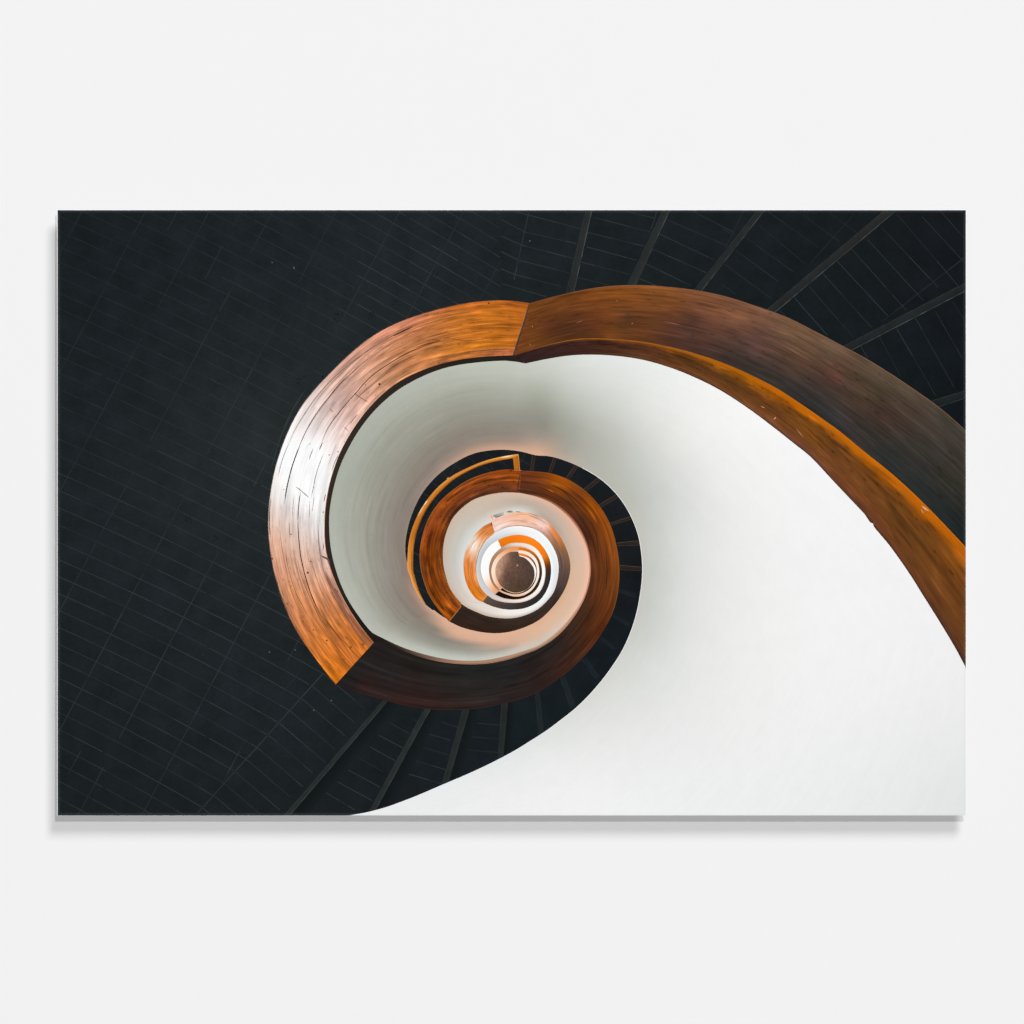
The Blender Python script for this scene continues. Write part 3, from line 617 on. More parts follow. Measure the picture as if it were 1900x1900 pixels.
t4 = stations([(215, ['#d9ab8c']), (250, ['#f0c3a3']), (275, ['#edc0a2']), (300, ['#fbdcc4']), (360, ['#fff6ee']), (400, ['#fff0e4']), (430, ['#ffe8d8']), (455, ['#ffe0cc']), (480, ['#e8b090']), (520, ['#c98f70']), (560, ['#c88a66']), (580, ['#d69a74'])])
W1.strip(o4, ring(DISC), 225, 577, lambda X, Y, TH, V: t4(TH, V), LAY(16), nv=6, step=2, grow=(.8, -.8))
W1.quad([(896, 1092), (899, 1112), (922, 1092), (922, 1113)], '#d0d2d5', '#cdccd0', LAY(7.5), 6, .3)
W1.quad([(917, 1085), (921, 1098.5), (929, 1085), (934, 1097)], '#a87a60', '#c69476', LAY(11.5), 6, .3)
W1.build('inner_wall', M_PLASTER, sheet, 'pale cream and peach inner turns of the stair wall')

DM = MB()
dc = tps(grab(zI, [(1000, 1130, '#6a5042'), (750, 1100, '#c0957c'), (800, 950, '#b48c78'), (730, 1180, '#c09a80'), (860, 860, '#a07866'), (950, 850, '#675044'), (1040, 850, '#5a4c42'), (1100, 1000, '#5a453a'), (1250, 1050, '#54423a'), (1290, 1200, '#4f3e35'), (1200, 1350, '#4c3c32'), (1000, 1400, '#52402f'), (850, 1350, '#5e4a3e'), (740, 1280, '#946e5a'), (900, 1250, '#5e473c'), (1100, 1250, '#58443a'), (900, 1000, '#7c5c4c'), (850, 1100, '#73564a'), (820, 1200, '#6e5040')]))
th_ = np.linspace(0, 360, 121); dr = ring(DISC)
xo, yo = dr.at(th_, .5); v = np.linspace(0.01, 1, 14)[None]
X = CEN[0] + (xo[:, None] - CEN[0]) * v; Y = CEN[1] + (yo[:, None] - CEN[1]) * v
DM.grid(X, Y, dc(X, Y), X, Y, LAY(17), 1.0)
for x, y, r, c in [(1037, 1030, 17, '#8a6a58'), (1035, 1028, 11, '#b08e7a'), (1032, 1026, 6, '#cfac96')]:
    (x, y), = zI([(x, y)]); DM.dot(x, y, r / 8.636, c, LAY(17.4 + .3 * (18 - r) / 3), r / 8.636 * 1.2)
DM.build('stairwell_floor', M_METAL, sheet, 'round brown floor disc at the bottom of the stairwell')

# ------------------------------------------------------------------ 3. wooden rails
def xyf(f): return lambda X, Y, TH, V: f(X, Y)
def relax(c, deg):
    n = Curve.__new__(Curve); th = np.linspace(c.th[0], c.th[-1], 500); x, y = c.at(th); r = np.hypot(x - CEN[0], y - CEN[1])
    k = max(1, int(deg / (th[1] - th[0]))); rp = np.concatenate([2 * r[0] - r[1:k + 1][::-1], r, 2 * r[-1] - r[-k - 1:-1][::-1]])
    rs_ = np.convolve(rp, np.ones(2 * k + 1) / (2 * k + 1), 'valid')
    n.th = th; n.p = np.stack([CEN[0] + rs_ * np.cos(np.radians(th)), CEN[1] - rs_ * np.sin(np.radians(th))], -1); return n
O_A = relax(O_A, 5); T_A = relax(T_A, 3)
# B: big rail sweeping out to the right
rb = MB()
bt = tps(grab(zT, [(230, 800, '#70401e'), (170, 980, '#6f3f1e'), (400, 900, '#583120'), (300, 1050, '#6c3f1d'), (450, 780, '#6b3e1f'), (600, 900, '#5a3322'), (600, 700, '#784420'), (480, 960, '#50311e'), (700, 650, '#804920'), (900, 630, '#884e20'), (750, 850, '#683a20'), (840, 960, '#70421f'), (950, 850, '#573624'), (1000, 720, '#7d4823'), (1150, 640, '#84502a'), (1050, 950, '#643b22'), (1150, 850, '#6a4028'), (1200, 980, '#553426'),
                   (1300, 900, '#5d3b31'), (1300, 760, '#774628'), (1450, 860, '#54382f'), (1450, 730, '#7c4e38'), (1600, 780, '#7f513a'), (1600, 900, '#6b4638'), (1500, 1010, '#563a34'), (1700, 980, '#5a3f36'), (1800, 850, '#7e5541'), (1800, 1050, '#4d3a36'), (1700, 1100, '#433531')])
         + grab(zTR, [(60, 760, '#7d5341'), (200, 830, '#7a5340'), (100, 950, '#65453c'), (60, 1080, '#4b3935'), (300, 960, '#5d443b'), (300, 870, '#765244'), (250, 1080, '#5d4240'), (200, 1180, '#3f3533'), (400, 1120, '#5a433a'), (500, 950, '#6c5141'), (350, 1280, '#3a3534'), (600, 1200, '#5a4236'), (650, 1000, '#6c5140'), (800, 1100, '#5d4b40'), (600, 1320, '#403735'), (850, 1290, '#603f38'), (800, 1200, '#5c4338'), (780, 1420, '#393433'), (1000, 1300, '#4f4035'),
                      (1100, 1230, '#5a4a3e'), (1000, 1500, '#473830'), (900, 1600, '#363336'), (1200, 1400, '#4c4036'), (1400, 1400, '#51463d'), (1200, 1620, '#453530'), (1100, 1720, '#343332'), (1450, 1560, '#493c36'), (1600, 1570, '#4c443e'), (1400, 1800, '#3a3633'), (1750, 1680, '#49443f'), (1300, 1860, '#323231'), (1700, 1850, '#3c3735')])
         + grab(zR, [(1050, 60, '#3a3433'), (1200, 200, '#2e3132'), (1400, 300, '#303233'), (1500, 150, '#3a3533'), (1700, 300, '#38352f'), (1750, 100, '#403a36'), (1500, 450, '#2b2f31'), (1650, 600, '#272c2e'), (1780, 500, '#302f2d'), (1800, 780, '#20262a')]), 1e-3)
nB = int
rb.strip(O_B, T_B, O_B.th[0], O_B.th[-1], lambda X, Y, TH, V: bt(X, Y) * np.array([.99, .985, .93]), LAY(6), nv=90, step=.16, ti=(T_B.th[0], T_B.th[-1]), grain=.6,
         spec=[(1100, (20, 110), (.5, 1.5), (.88, .92, 1.07, 1.1), (0, 1)), (90, (40, 150), (3, 8), (.93, .95, 1.05, 1.06), (0, 1)), (90, (4, 16), (.5, 1.2), (.72, .8), (0, .8))])
bs = tps(grab(zT, [(120, 1140, '#33241f'), (300, 1120, '#3f2820'), (500, 1090, '#40281c'), (700, 1075, '#43281c'), (700, 1020, '#8c5218'), (850, 1035, '#7c4818'), (850, 1100, '#4b2c1c'), (1000, 1050, '#935515'), (1000, 1120, '#55321e'), (1150, 1090, '#8f5313'), (1150, 1150, '#5b371c'), (1300, 1110, '#a8600f'), (1300, 1190, '#6a3f1a'), (1500, 1160, '#b1650c'), (1480, 1230, '#70431b'), (1500, 1300, '#63401f'), (1700, 1240, '#bb6a0b'), (1650, 1300, '#6b3f12'), (1700, 1390, '#6a4322'), (1850, 1310, '#c06d0c'), (1850, 1390, '#8a5214'), (1850, 1480, '#6d4423')])
         + grab(zTR, [(60, 1220, '#bf6c0a'), (60, 1290, '#8a5414'), (100, 1350, '#633e18'), (60, 1400, '#70471f'), (200, 1300, '#c26c08'), (250, 1400, '#75461a'), (180, 1480, '#6f4622'), (350, 1380, '#bf6908'), (400, 1480, '#8c5213'), (350, 1520, '#6a4120'), (400, 1640, '#784a27'), (500, 1460, '#c36a08'), (560, 1580, '#814c15'), (500, 1640, '#6b421c'), (550, 1760, '#774a2a'), (700, 1600, '#c36907'), (700, 1720, '#9c5a12'), (650, 1800, '#75451f'), (800, 1700, '#c96a08'), (820, 1800, '#77471c'), (900, 1800, '#a05c12'), (980, 1830, '#d26f0c')])
         + grab(zR, [(700, 100, '#764727'), (850, 60, '#88511a'), (850, 200, '#6f451d'), (1010, 110, '#d5730f'), (1000, 200, '#8c5317'), (1080, 210, '#d2700d'), (900, 330, '#74472c'), (1000, 400, '#734623'), (1100, 330, '#8a5119'), (1200, 300, '#cc6d0a'), (1250, 430, '#9a5815'), (1100, 480, '#7a4a20'), (1150, 620, '#6f4228'), (1350, 440, '#c96a08'), (1350, 560, '#70431a'), (1300, 700, '#794820'), (1480, 570, '#c96a08'), (1500, 660, '#a05c12'), (1450, 730, '#63401a'), (1300, 860, '#70432a'), (1450, 900, '#75441f'), (1600, 700, '#bd640c'), (1600, 800, '#70441a'),
                     (1700, 780, '#bb640d'), (1700, 900, '#7b4918'), (1800, 900, '#b0600f'), (1750, 1000, '#6c431a'), (1500, 1080, '#72421f'), (1650, 1080, '#734319'), (1800, 1150, '#7d4a1b'), (1600, 1280, '#6f4223'), (1750, 1300, '#713f18'), (1680, 1400, '#55351f'), (1800, 1500, '#76451a'), (1800, 1650, '#4f3423')]), 1e-3)
tBs = stations([(-14, ['#a85c10', '#9a5612', '#7d4a18', '#74461a', '#74431a', '#70411b', '#5a3822', '#3f2a20']),
                (0, ['#bb640d', '#b8620d', '#a45a10', '#8a5016', '#75461a', '#6b421c', '#70421f', '#563520']), (6, ['#c4680c', '#c2670c', '#b5600e', '#74461a', '#684018', '#6f431c', '#6f4222', '#583622']),
                (10, ['#c86b0a', '#c66a0a', '#b9640d', '#7e4b16', '#6a421a', '#74441f', '#6f4226', '#5a3824']), (15, ['#cc6e0b', '#c86b0b', '#8a5014', '#70431a', '#744720', '#7a4920', '#6f4226', '#5c3925']),
                (20, ['#cf700c', '#cc6e0b', '#bd680d', '#75461a', '#70451f', '#794a22', '#72452a', '#5f3a26']), (25, ['#cb6e0a', '#c86b0a', '#9c5812', '#744718', '#8a5318', '#70451e', '#764830', '#5f3a26']),
                (30, ['#c56b0a', '#c46a0a', '#b4620d', '#7a4816', '#6b421c', '#76471f', '#774a2a', '#5e3c24']), (35, ['#c36b0a', '#c26a0a', '#bb660c', '#9a5812', '#60391a', '#70451c', '#7c4c2a', '#5a3822']),
                (40, ['#c26b0a', '#bf690a', '#b3640d', '#8a5214', '#5d3b18', '#6d431c', '#75482a', '#56361f']), (50, ['#b8660e', '#b0620f', '#9a5812', '#6a4016', '#5c3a1a', '#704420', '#6b4222', '#4f3422']),
                (60, ['#a55f12', '#8c5014', '#5e381c', '#55321e', '#5a351e', '#5f3a20', '#6a4226', '#4a3020']), (72, ['#96561a', '#70411a', '#43281c', '#40261c', '#43281c', '#40261d', '#3f261d', '#38231c']),
                (80, ['#7a4620', '#52301c', '#3c261d', '#3b261e', '#3c261f', '#3b2620', '#3a2620', '#34221d']), (89, ['#4a2e1f', '#3c2820', '#36251f', '#35251f', '#34241f', '#33231f', '#33231f', '#30211c'])],
               [0, .045, .14, .23, .48, .75, .93, 1])
wr = random.Random(9); WT = np.arange(-60, 300, 3.1); WV1 = np.array([wr.uniform(-1, 1) for _ in WT]); WV2 = np.array([wr.uniform(-1, 1) for _ in WT])
def fBs(X, Y, TH, V):
    wob = np.interp(TH, WT, WV1) * .06 + np.interp(TH * 2.7, WT, WV2) * .03
    return tBs(TH, np.where(V > .07, np.clip(V + wob * np.clip((V - .07) * 12, 0, 1) * np.clip((.75 - V) * 4, 0, 1), .02, 1), V)) * np.array([.96, .95, 1.08])
rb.strip(T_B, I_B, T_B.th[0], T_B.th[-1], fBs, LAY(6.2), nv=60, step=.16, ti=(I_B.th[0], I_B.th[-1]), grain=.55,
         spec=[(420, (12, 70), (.6, 1.8), (.86, .9, 1.08, 1.13), (.1, 1)), (110, (20, 80), (1.5, 4), (.84, .88, 1.08), (.12, .5)), (60, (4, 12), (.6, 1.3), (.6, .7), (.15, .5)), (60, (15, 60), (2, 4), (.88, 1.1), (.45, 1))])
def along(c, a, b, off=0, n=60): return list(zip(*c.at(np.linspace(a, b, n), off)))
rb.line(along(O_B, 14, 86, -1), 1.3, '#8a6044', LAY(6.6), '#6e4d38', False, True, .6, rng)
rb.line(along(T_B, 33, 87, -.5), 1.7, '#a8641c', LAY(6.6), '#8a5220', False, True, .8, rng)
rb.line(along(T_B, -5, 33, -1.5), 2.2, '#cf700d', LAY(6.6), '#b5620f', False, True, .8, rng)
rb.line(along(I_B, -15, 88, .8), 1.3, '#3c2a20', LAY(6.6), '#56371f', False, True, .8, rng)
for z_, a, b, w_, c in [(zTR, (290, 1510), (320, 1525), 1.6, '#c9976a'), (zTR, (385, 1610), (405, 1592), 1.6, '#d9b79c'), (zTR, (555, 1680), (610, 1745), 1.4, '#b08a6c'), (zR, (1495, 560), (1550, 600), 3.6, '#d9a88a'), (zR, (1492, 585), (1510, 620), 2., '#c99878'),
                     (zT, (560, 885), (615, 868), 1.4, '#a06034'), (zT, (230, 905), (237, 920), 1.3, '#c0855a'), (zT, (212, 1040), (219, 1056), 1.3, '#c0855a'), (zT, (975, 890), (992, 888), 1.6, '#b57a55'), (zT, (1215, 872), (1345, 900), 1.0, '#93604a'), (zT, (860, 715), (880, 725), 1.2, '#a86c40')]:
    rb.line(z_([a, b]), w_, c, LAY(6.8), None, False)
rb.build('handrail', M_WOOD if False else M_DARKWOOD, sheet, 'broad brown wooden handrail sweeping out to the right edge')

# A: glossy left rail
ra = MB()
tA = stations([(86, ['#a3591c', '#b8691c', '#b3661d', '#b5681e', '#9a5e3a']), (95, ['#b4641c', '#ba6c1c', '#b86a1c', '#c0701c', '#b0673a']), (103, ['#bf6a28', '#bd6f22', '#b56a22', '#c07420', '#b9702a']), (110, ['#bf7450', '#b9703a', '#ab6a3a', '#bd7434', '#bd7640']), (118, ['#c98568', '#b87a58', '#bd7c50', '#c17d4e', '#c08050']), (126, ['#d2957d', '#b78671', '#c48c70', '#c98f70', '#c68b6c']),
               (133, ['#cb9f90', '#c29a8c', '#b58f82', '#cfa090', '#d3a38e']), (139, ['#cdbab4', '#d6bfba', '#bfa49e', '#cfaea6', '#d8b5aa']), (144, ['#e8dfdd', '#d8cfce', '#e2d6d4', '#dccdca', '#decac5']), (149, ['#f4f0ef', '#f6f3f2', '#ffffff', '#f3eeed', '#e6dedb']), (154, ['#ffffff', '#fffefe', '#ffffff', '#ffffff', '#eeebea']), (159, ['#f0e9e6', '#fdfdfc', '#ffffff', '#ffffff', '#ecebea']),
               (162, ['#ece2de', '#f0eeec', '#f6f4f3', '#fafafa', '#e7e5e4']), (165, ['#e6d3cb', '#e6d9d4', '#e3d9d6', '#ecebea', '#e0dedd']), (168, ['#dfc2b5', '#e1c9bd', '#e0cdc5', '#e0d6d2', '#dfd8d6']), (172, ['#d8a890', '#dfb7a2', '#dabdae', '#dcc4b9', '#dcc8c2']), (176, ['#d39d82', '#d8a388', '#d9ae98', '#d6b0a0', '#dab7aa']), (180, ['#cf9478', '#d4987a', '#d6a084', '#d3a48e', '#d6a994']),
               (185, ['#c98b68', '#d4905f', '#d3926c', '#d3936e', '#ae7f68']), (190, ['#c9845a', '#cf8450', '#cd8450', '#cf8450', '#9c6a50']), (197, ['#cc7a3c', '#cf7b38', '#c67536', '#cf7a36', '#a06440']), (204, ['#d27a26', '#cf7626', '#c06e2c', '#cc7428', '#a46436']), (212, ['#d6780f', '#d0761c', '#c47024', '#c56f26', '#a9632c'])], [0, .25, .5, .84, .91])
tA0 = tA
def tA(TH, V):
    k = np.interp(TH, [86, 100, 116, 134, 142, 148, 156, 163, 175, 195, 212], [5, 7, 13, 20, 24, 14, 4, 4, 7, 9, 5])[..., None]
    return np.clip(tA0(TH, V) + k * np.array([1, .96, .9]) - np.interp(TH, [86, 112, 125, 180, 192, 212], [5, 4, 0, 0, 4, 6])[..., None] * np.array([0, 1, 0]), 0, 255)
def gA(TH): return np.interp(TH, [86, 112, 135, 147, 161, 170, 185, 212], [1.25, 1.1, .55, .10, .12, .32, .75, 1.15])
nA = 620
def stripA(mb_, co, ci, colf, d, nv, spec=None):
    to = np.linspace(co.th[0], co.th[-1], nA); ti = np.linspace(ci.th[0], ci.th[-1], nA)
    xo, yo = co.at(to); xi, yi = ci.at(ti); v = np.linspace(0, 1, nv)[None]
    X = xo[:, None] * (1 - v) + xi[:, None] * v; Y = yo[:, None] * (1 - v) + yi[:, None] * v; TH = to[:, None] * (1 - v) + ti[:, None] * v
    u = np.concatenate([[0], np.cumsum(np.hypot(np.diff(X[:, nv // 2]), np.diff(Y[:, nv // 2])))])
    V = np.broadcast_to(v, X.shape)
    C = colf(TH, V)
    if spec: C = np.clip(C * (1 + (marks(X.shape, u[-1] / nA, 105. / nv, spec, mrng) - 1) * np.clip(gA(TH) + .12, 0, 1)[..., None]), 0, 255)
    mb_.grid(X, Y, C, np.broadcast_to(u[:, None], X.shape), V * 100, d, gA(TH))
stripA(ra, O_A, T_A, tA, LAY(7), 100, [(1700, (14, 90), (.45, 1.0), (.86, .91, 1.07, 1.11), (0, 1)), (260, (20, 110), (1.5, 5), (.88, .92, 1.08), (0, 1)), (110, (3, 14), (.5, 1.1), (.7, .78, .84), (0, 1)), (70, (8, 26), (1.2, 3), (.86, .9, 1.1), (0, 1))])
def seq(zf, pts, w_, c='#2e2420', c2='#5a4438'): ra.line(zf(pts), w_, c, LAY(7.4), c2, True, True, .7, rng, 4)
seq(zTL, [(195, 1890), (237, 1779), (300, 1650), (370, 1540), (455, 1430), (560, 1310), (690, 1205)], 1.3)
seq(zTL, [(375, 1830), (430, 1690), (520, 1560), (640, 1420), (760, 1290), (900, 1190), (1060, 1100), (1280, 1015)], 1.5)
seq(zTL, [(105, 1890), (148, 1786), (190, 1690), (255, 1580), (345, 1450), (470, 1310), (600, 1195), (760, 1080), (930, 980), (1100, 900), (1260, 855)], 1.0, '#4a3830', '#8a6c60')
seq(zTL, [(650, 1460), (750, 1370), (860, 1280), (960, 1220)], .9, '#5a4036', '#8a6454')
seq(zTL, [(300, 1800), (380, 1640), (480, 1500), (580, 1380), (700, 1290), (840, 1190), (980, 1130)], .7, '#8d7f7b', '#a89894')
seq(zTL, [(930, 985), (1000, 950), (1080, 915)], 2.0, '#3a2820')
seq(zTL, [(630, 1410), (680, 1445), (745, 1482)], 1.1, '#4a3a36')
seq(zTL, [(1070, 1080), (1180, 1045), (1290, 1018)], 1.3, '#4a3018')
seq(zTL, [(1380, 1130), (1540, 1100), (1700, 1085), (1820, 1082)], 1.6, '#6a4a44', '#9a6a50')
seq(zTL, [(1280, 845), (1400, 820), (1530, 800)], 2.2, '#8a5c34', '#a06a3a')
seq(zTL, [(1330, 1000), (1480, 1020), (1640, 1000)], .9, '#6a4020')
seq(zTL, [(1200, 1010), (1240, 1010), (1290, 1022)], 1.2, '#6a4030')
seq(zTL, [(450, 1520), (465, 1545), (480, 1556)], 1.2, '#4f4644'); seq(zTL, [(600, 1650), (640, 1595), (665, 1570)], 1.3, '#4f4644'); seq(zTL, [(555, 1660), (575, 1680), (595, 1702)], 1.2, '#4f4644')
for x, y, r in [(825, 1345, 2.0), (1645, 738, 1.6), (1270, 1185, 1.2), (562, 1778, .8), (800, 755, .8), (720, 1350, .8)]:
    (x, y), = zTL([(x, y)]); ra.dot(x, y, r, '#33241e', LAY(7.5))
seq(zA1, [(590, 20), (480, 280), (390, 560), (330, 820)], 1.0, '#55504e', '#88807c')
seq(zA1, [(870, 0), (740, 340), (640, 640), (570, 920), (520, 1160), (485, 1450)], 2.0, '#1a1210', '#3a2a26')
seq(zA1, [(1160, 150), (1110, 260), (1060, 420)], 1.6, '#8a8382', '#a8a3a2'); seq(zA1, [(1100, 0), (1050, 90)], 1.1, '#9b9694')
seq(zA1, [(1385, 0), (1340, 90), (1295, 200)], 1.4, '#332b2a'); seq(zA1, [(1410, 270), (1340, 420), (1260, 640), (1200, 860), (1160, 1060), (1100, 1340)], 1.0, '#544c4a', '#8a8583')
seq(zA1, [(740, 1050), (830, 1115), (920, 1190), (1060, 1310)], 1.4, '#4a403d', '#bdb5b2'); seq(zA1, [(860, 1180), (830, 1350), (805, 1600), (795, 1900)], 1.6, '#3a2722', '#6a4c42')
seq(zA1, [(710, 1240), (680, 1500), (665, 1800)], .9, '#a08278', '#8a6358'); seq(zA1, [(1180, 1280), (1150, 1500), (1130, 1650)], .9, '#7a605a', '#a58c84')
seq(zA1, [(1080, 1350), (1070, 1600), (1075, 1800)], .8, '#a58c84'); seq(zA1, [(1710, 20), (1600, 300), (1500, 560)], .9, '#9aa0a0', '#c4c6c6'); seq(zA1, [(1750, 290), (1660, 480), (1590, 680)], 1.2, '#5a443a', '#a88c80')
seq(zA1, [(1450, 1200), (1425, 1310), (1400, 1420)], 1.6, '#7a4a38', '#b88a74'); seq(zA1, [(160, 1300), (130, 1600), (130, 1890)], 1.1, '#3c2c28', '#7a5a4c'); seq(zA1, [(400, 1460), (400, 1620)], .7, '#b08048')
for x, y, r in [(1186, 950, 1), (1163, 1070, .9), (830, 1115, 1.2), (460, 1120, .9), (1530, 305, 1.2), (1740, 230, 1.2), (1390, 1650, 1.3)]:
    (x, y), = zA1([(x, y)]); ra.dot(x, y, r, '#6a5c58', LAY(7.5))
seq(zA2, [(600, 0), (598, 250), (615, 500), (650, 800), (720, 1100), (800, 1370), (900, 1620), (1030, 1870)], 1.7, '#2a1c18', '#4a3024')
seq(zA2, [(440, 180), (455, 460)], .9, '#8a6a5c'); seq(zA2, [(375, 600), (400, 860), (460, 1120), (560, 1420), (680, 1660), (800, 1890)], 1.0, '#5e3c28', '#9a6a48')
seq(zA2, [(950, 60), (955, 400), (980, 700), (1030, 960), (1130, 1240), (1260, 1540), (1430, 1850)], 1.1, '#6b3f2c', '#a06a48')
seq(zA2, [(90, 0), (95, 250), (110, 460)], 1.2, '#3c2c28'); seq(zA2, [(190, 1050), (270, 1380), (370, 1640), (450, 1850)], 1.1, '#4a3424', '#8a5a38')
seq(zA2, [(1000, 770), (1060, 800), (1130, 840), (1150, 930)], 3.2, '#5e4c50', '#7a6266'); seq(zA2, [(1045, 540), (1050, 600), (1038, 680)], 1.3, '#5a3a28')
seq(zA2, [(1080, 1050), (1160, 1250), (1280, 1470), (1400, 1700), (1540, 1890)], 4.5, '#8c6050', '#9c6c50'); seq(zA2, [(1240, 1330), (1300, 1460), (1380, 1600)], 3., '#74504a', '#8c5c40')
for x, y, r in [(475, 392, 1.3), (822, 870, 1.1), (582, 988, .8), (410, 1620, 1.2), (145, 825, 1.5), (1300, 1390, 1.), (770, 1070, 2.)]:
    (x, y), = zA2([(x, y)]); ra.dot(x, y, r, '#5a3a2c', LAY(7.5))
seq(zBL, [(210, 330), (320, 520), (470, 720), (560, 820)], 1.0, '#8a5420', '#b06a28'); seq(zBL, [(370, 350), (480, 480), (640, 660), (690, 700)], 1.3, '#5e3a20', '#8a5228'); seq(zBL, [(560, 330), (640, 440), (700, 520)], 1.6, '#7a4a34', '#9a6038')
seq(zBL, [(590, 400), (670, 520), (740, 600)], 2.2, '#7c564c', '#8c5c44'); seq(zBL, [(640, 730), (540, 560), (440, 440)], .8, '#8a5020')
for x, y, r in [(250, 420, 1.4), (250, 550, 1.3), (160, 150, 1.), (700, 590, 2.4), (610, 610, 2.4), (430, 560, 2.), (330, 480, 1.6), (560, 700, 1.6)]:
    (x, y), = zBL([(x, y)]); ra.dot(x, y, r, '#8a5428', LAY(7.45))
for t0_, t1_, f, w_, c_, c2_ in [(97, 150, .30, .8, '#6a4636', '#a07862'), (92, 128, .52, .8, '#7a4a24', '#a86c3a'), (104, 142, .16, .7, '#8a6050', '#b08474'), (167, 209, .22, .8, '#7a4c34', '#a87050'), (176, 211, .47, .9, '#6a3f26', '#9a6238'), (172, 208, .70, .8, '#8a5a3c', '#b07848'), (168, 211, .08, .7, '#8a5c44', '#b88462'), (90, 118, .72, .8, '#8a5824', '#b47830')]:
    q = np.linspace(t0_, t1_, 26); sf = (q - O_A.th[0]) / (O_A.th[-1] - O_A.th[0]); a = O_A.at(q); b = T_A.at(T_A.th[0] + sf * (T_A.th[-1] - T_A.th[0]))
    ff = f + .012 * np.sin(q * .35 + f * 9)
    ra.line(list(zip(a[0] * (1 - ff) + b[0] * ff, a[1] * (1 - ff) + b[1] * ff)), w_, c_, LAY(7.15), c2_, True, True, 1.0, rng, 5)
seq(zT, [(208, 740), (185, 840), (150, 950), (120, 1040), (92, 1130)], 3.2, '#3a3436', '#544a48')
ra.line(along(O_A, 90, 211, -.5, 120), .9, '#2a2420', LAY(7.2), '#c4a08c', False, True, .5, rng)
ra.build('handrail', M_WOOD, sheet, 'glossy orange wooden handrail with cracks and a white glare')
rs = MB()
tAs = stations([(87, ['#33261f', '#2c211e']), (92, ['#23211f', '#241f1c']), (120, ['#2e2621', '#2b2521']), (150, ['#3a3028', '#322923']), (165, ['#342a24', '#2c2520']), (180, ['#322922', '#2a241f']), (200, ['#1f1c19', '#1c1a18']), (212, ['#221c19', '#262321'])])
stripA(rs, T_A, I_A, tAs, LAY(6.9), 6)
rs.line(along(T_A, 150, 211, .0, 60), 1.0, '#d9a58c', LAY(7.1), '#b08060', False, True, .6, rng)
rs.build('rail_side', M_DARKWOOD, sheet, 'dark inner side of the glossy handrail')

# C: dark rail round the bottom and up the right, D: orange brown rail on the left of the well
rc = MB()
cc = tps(grab(zBL, [(620, 900, '#241f20'), (700, 760, '#262423'), (800, 600, '#241f1e'), (700, 900, '#33221f'), (900, 850, '#282524'), (1000, 980, '#33221f'), (1300, 850, '#272422'), (1200, 1050, '#33221f'), (1100, 700, '#25211f'), (1400, 1060, '#2f221f'), (1500, 900, '#262422'), (1700, 900, '#252221'), (1800, 760, '#222324'), (1700, 1030, '#2a2220')])
         + grab(zC, [(900, 1700, '#272121'), (700, 1700, '#232322'), (1000, 1600, '#2a2320'), (1050, 1780, '#2f221f'), (1100, 1500, '#282422'), (1200, 1650, '#3b241e'), (1250, 1450, '#33241e'), (1350, 1520, '#45291a'), (1300, 1300, '#3c2a1e'), (1450, 1400, '#573016'), (1400, 1200, '#492e1c'), (1500, 1200, '#5d3518'), (1430, 1050, '#55331c'), (1560, 1100, '#6b3f1a'), (1430, 850, '#51301c'), (1540, 900, '#6f4019'), (1600, 950, '#70421c'),
                     (1400, 700, '#4a2c1b'), (1500, 700, '#7b4517'), (1560, 750, '#804a1a'), (1350, 560, '#4b2c1b'), (1450, 540, '#8b4c13'), (1260, 450, '#5c3519'), (1330, 400, '#7a441a'), (1400, 470, '#96530f'), (1200, 340, '#955312'), (1150, 430, '#55301a'), (1150, 290, '#94520f'), (1060, 260, '#7b4418'), (1060, 340, '#603719'), (950, 300, '#5e3620'), (900, 350, '#50311e'), (1230, 380, '#70421a'), (910, 230, '#69391d')]), 1e-3)
rc.strip(O_C, T_C, O_C.th[0], O_C.th[-1], lambda X, Y, TH, V: (lambda c: c * (1 + np.clip((c[..., :1] - 50) / 30., 0, 1) * np.array([.05, -.05, -.04])))(cc(X, Y)), LAY(9), nv=70, step=.3, ti=(T_C.th[0], T_C.th[-1]), grain=.5,
         spec=[(600, (20, 160), (.6, 2), (.9, .93, 1.06, 1.09), (0, 1)), (40, (40, 160), (3, 7), (.92, 1.08), (0, 1))])
rc.line(along(O_C, 225, 330, -.8, 80), 1.0, '#3d2a26', LAY(9.3), '#2f2422', False, True, .6, rng)
rc.line(along(O_C, 330, 440, -.8, 80), 1.1, '#8a5526', LAY(9.3), '#6a4222', False, True, .6, rng)
for q in ([(1130, 325), (1180, 345), (1230, 380), (1280, 440), (1340, 500)], [(1020, 330), (1120, 370), (1220, 430), (1300, 500)], [(1400, 560), (1450, 680), (1470, 830)], [(1250, 350), (1340, 430), (1430, 550)], [(1520, 800), (1530, 950), (1520, 1100)]):
    rc.line(zC(q), 1.6, '#3f2618', LAY(9.2), '#5a3419')
for q in ([(1110, 305), (1150, 310), (1190, 330)], [(1090, 350), (1120, 360), (1140, 375)], [(1380, 480), (1420, 530), (1450, 590)]):
    rc.line(zC(q), 2.4, '#a96015', LAY(9.2), '#8a4e15')
rc.build('handrail', M_DARKWOOD, sheet, 'dark brown wooden handrail curving round the bottom and right of the well')
rt = MB()
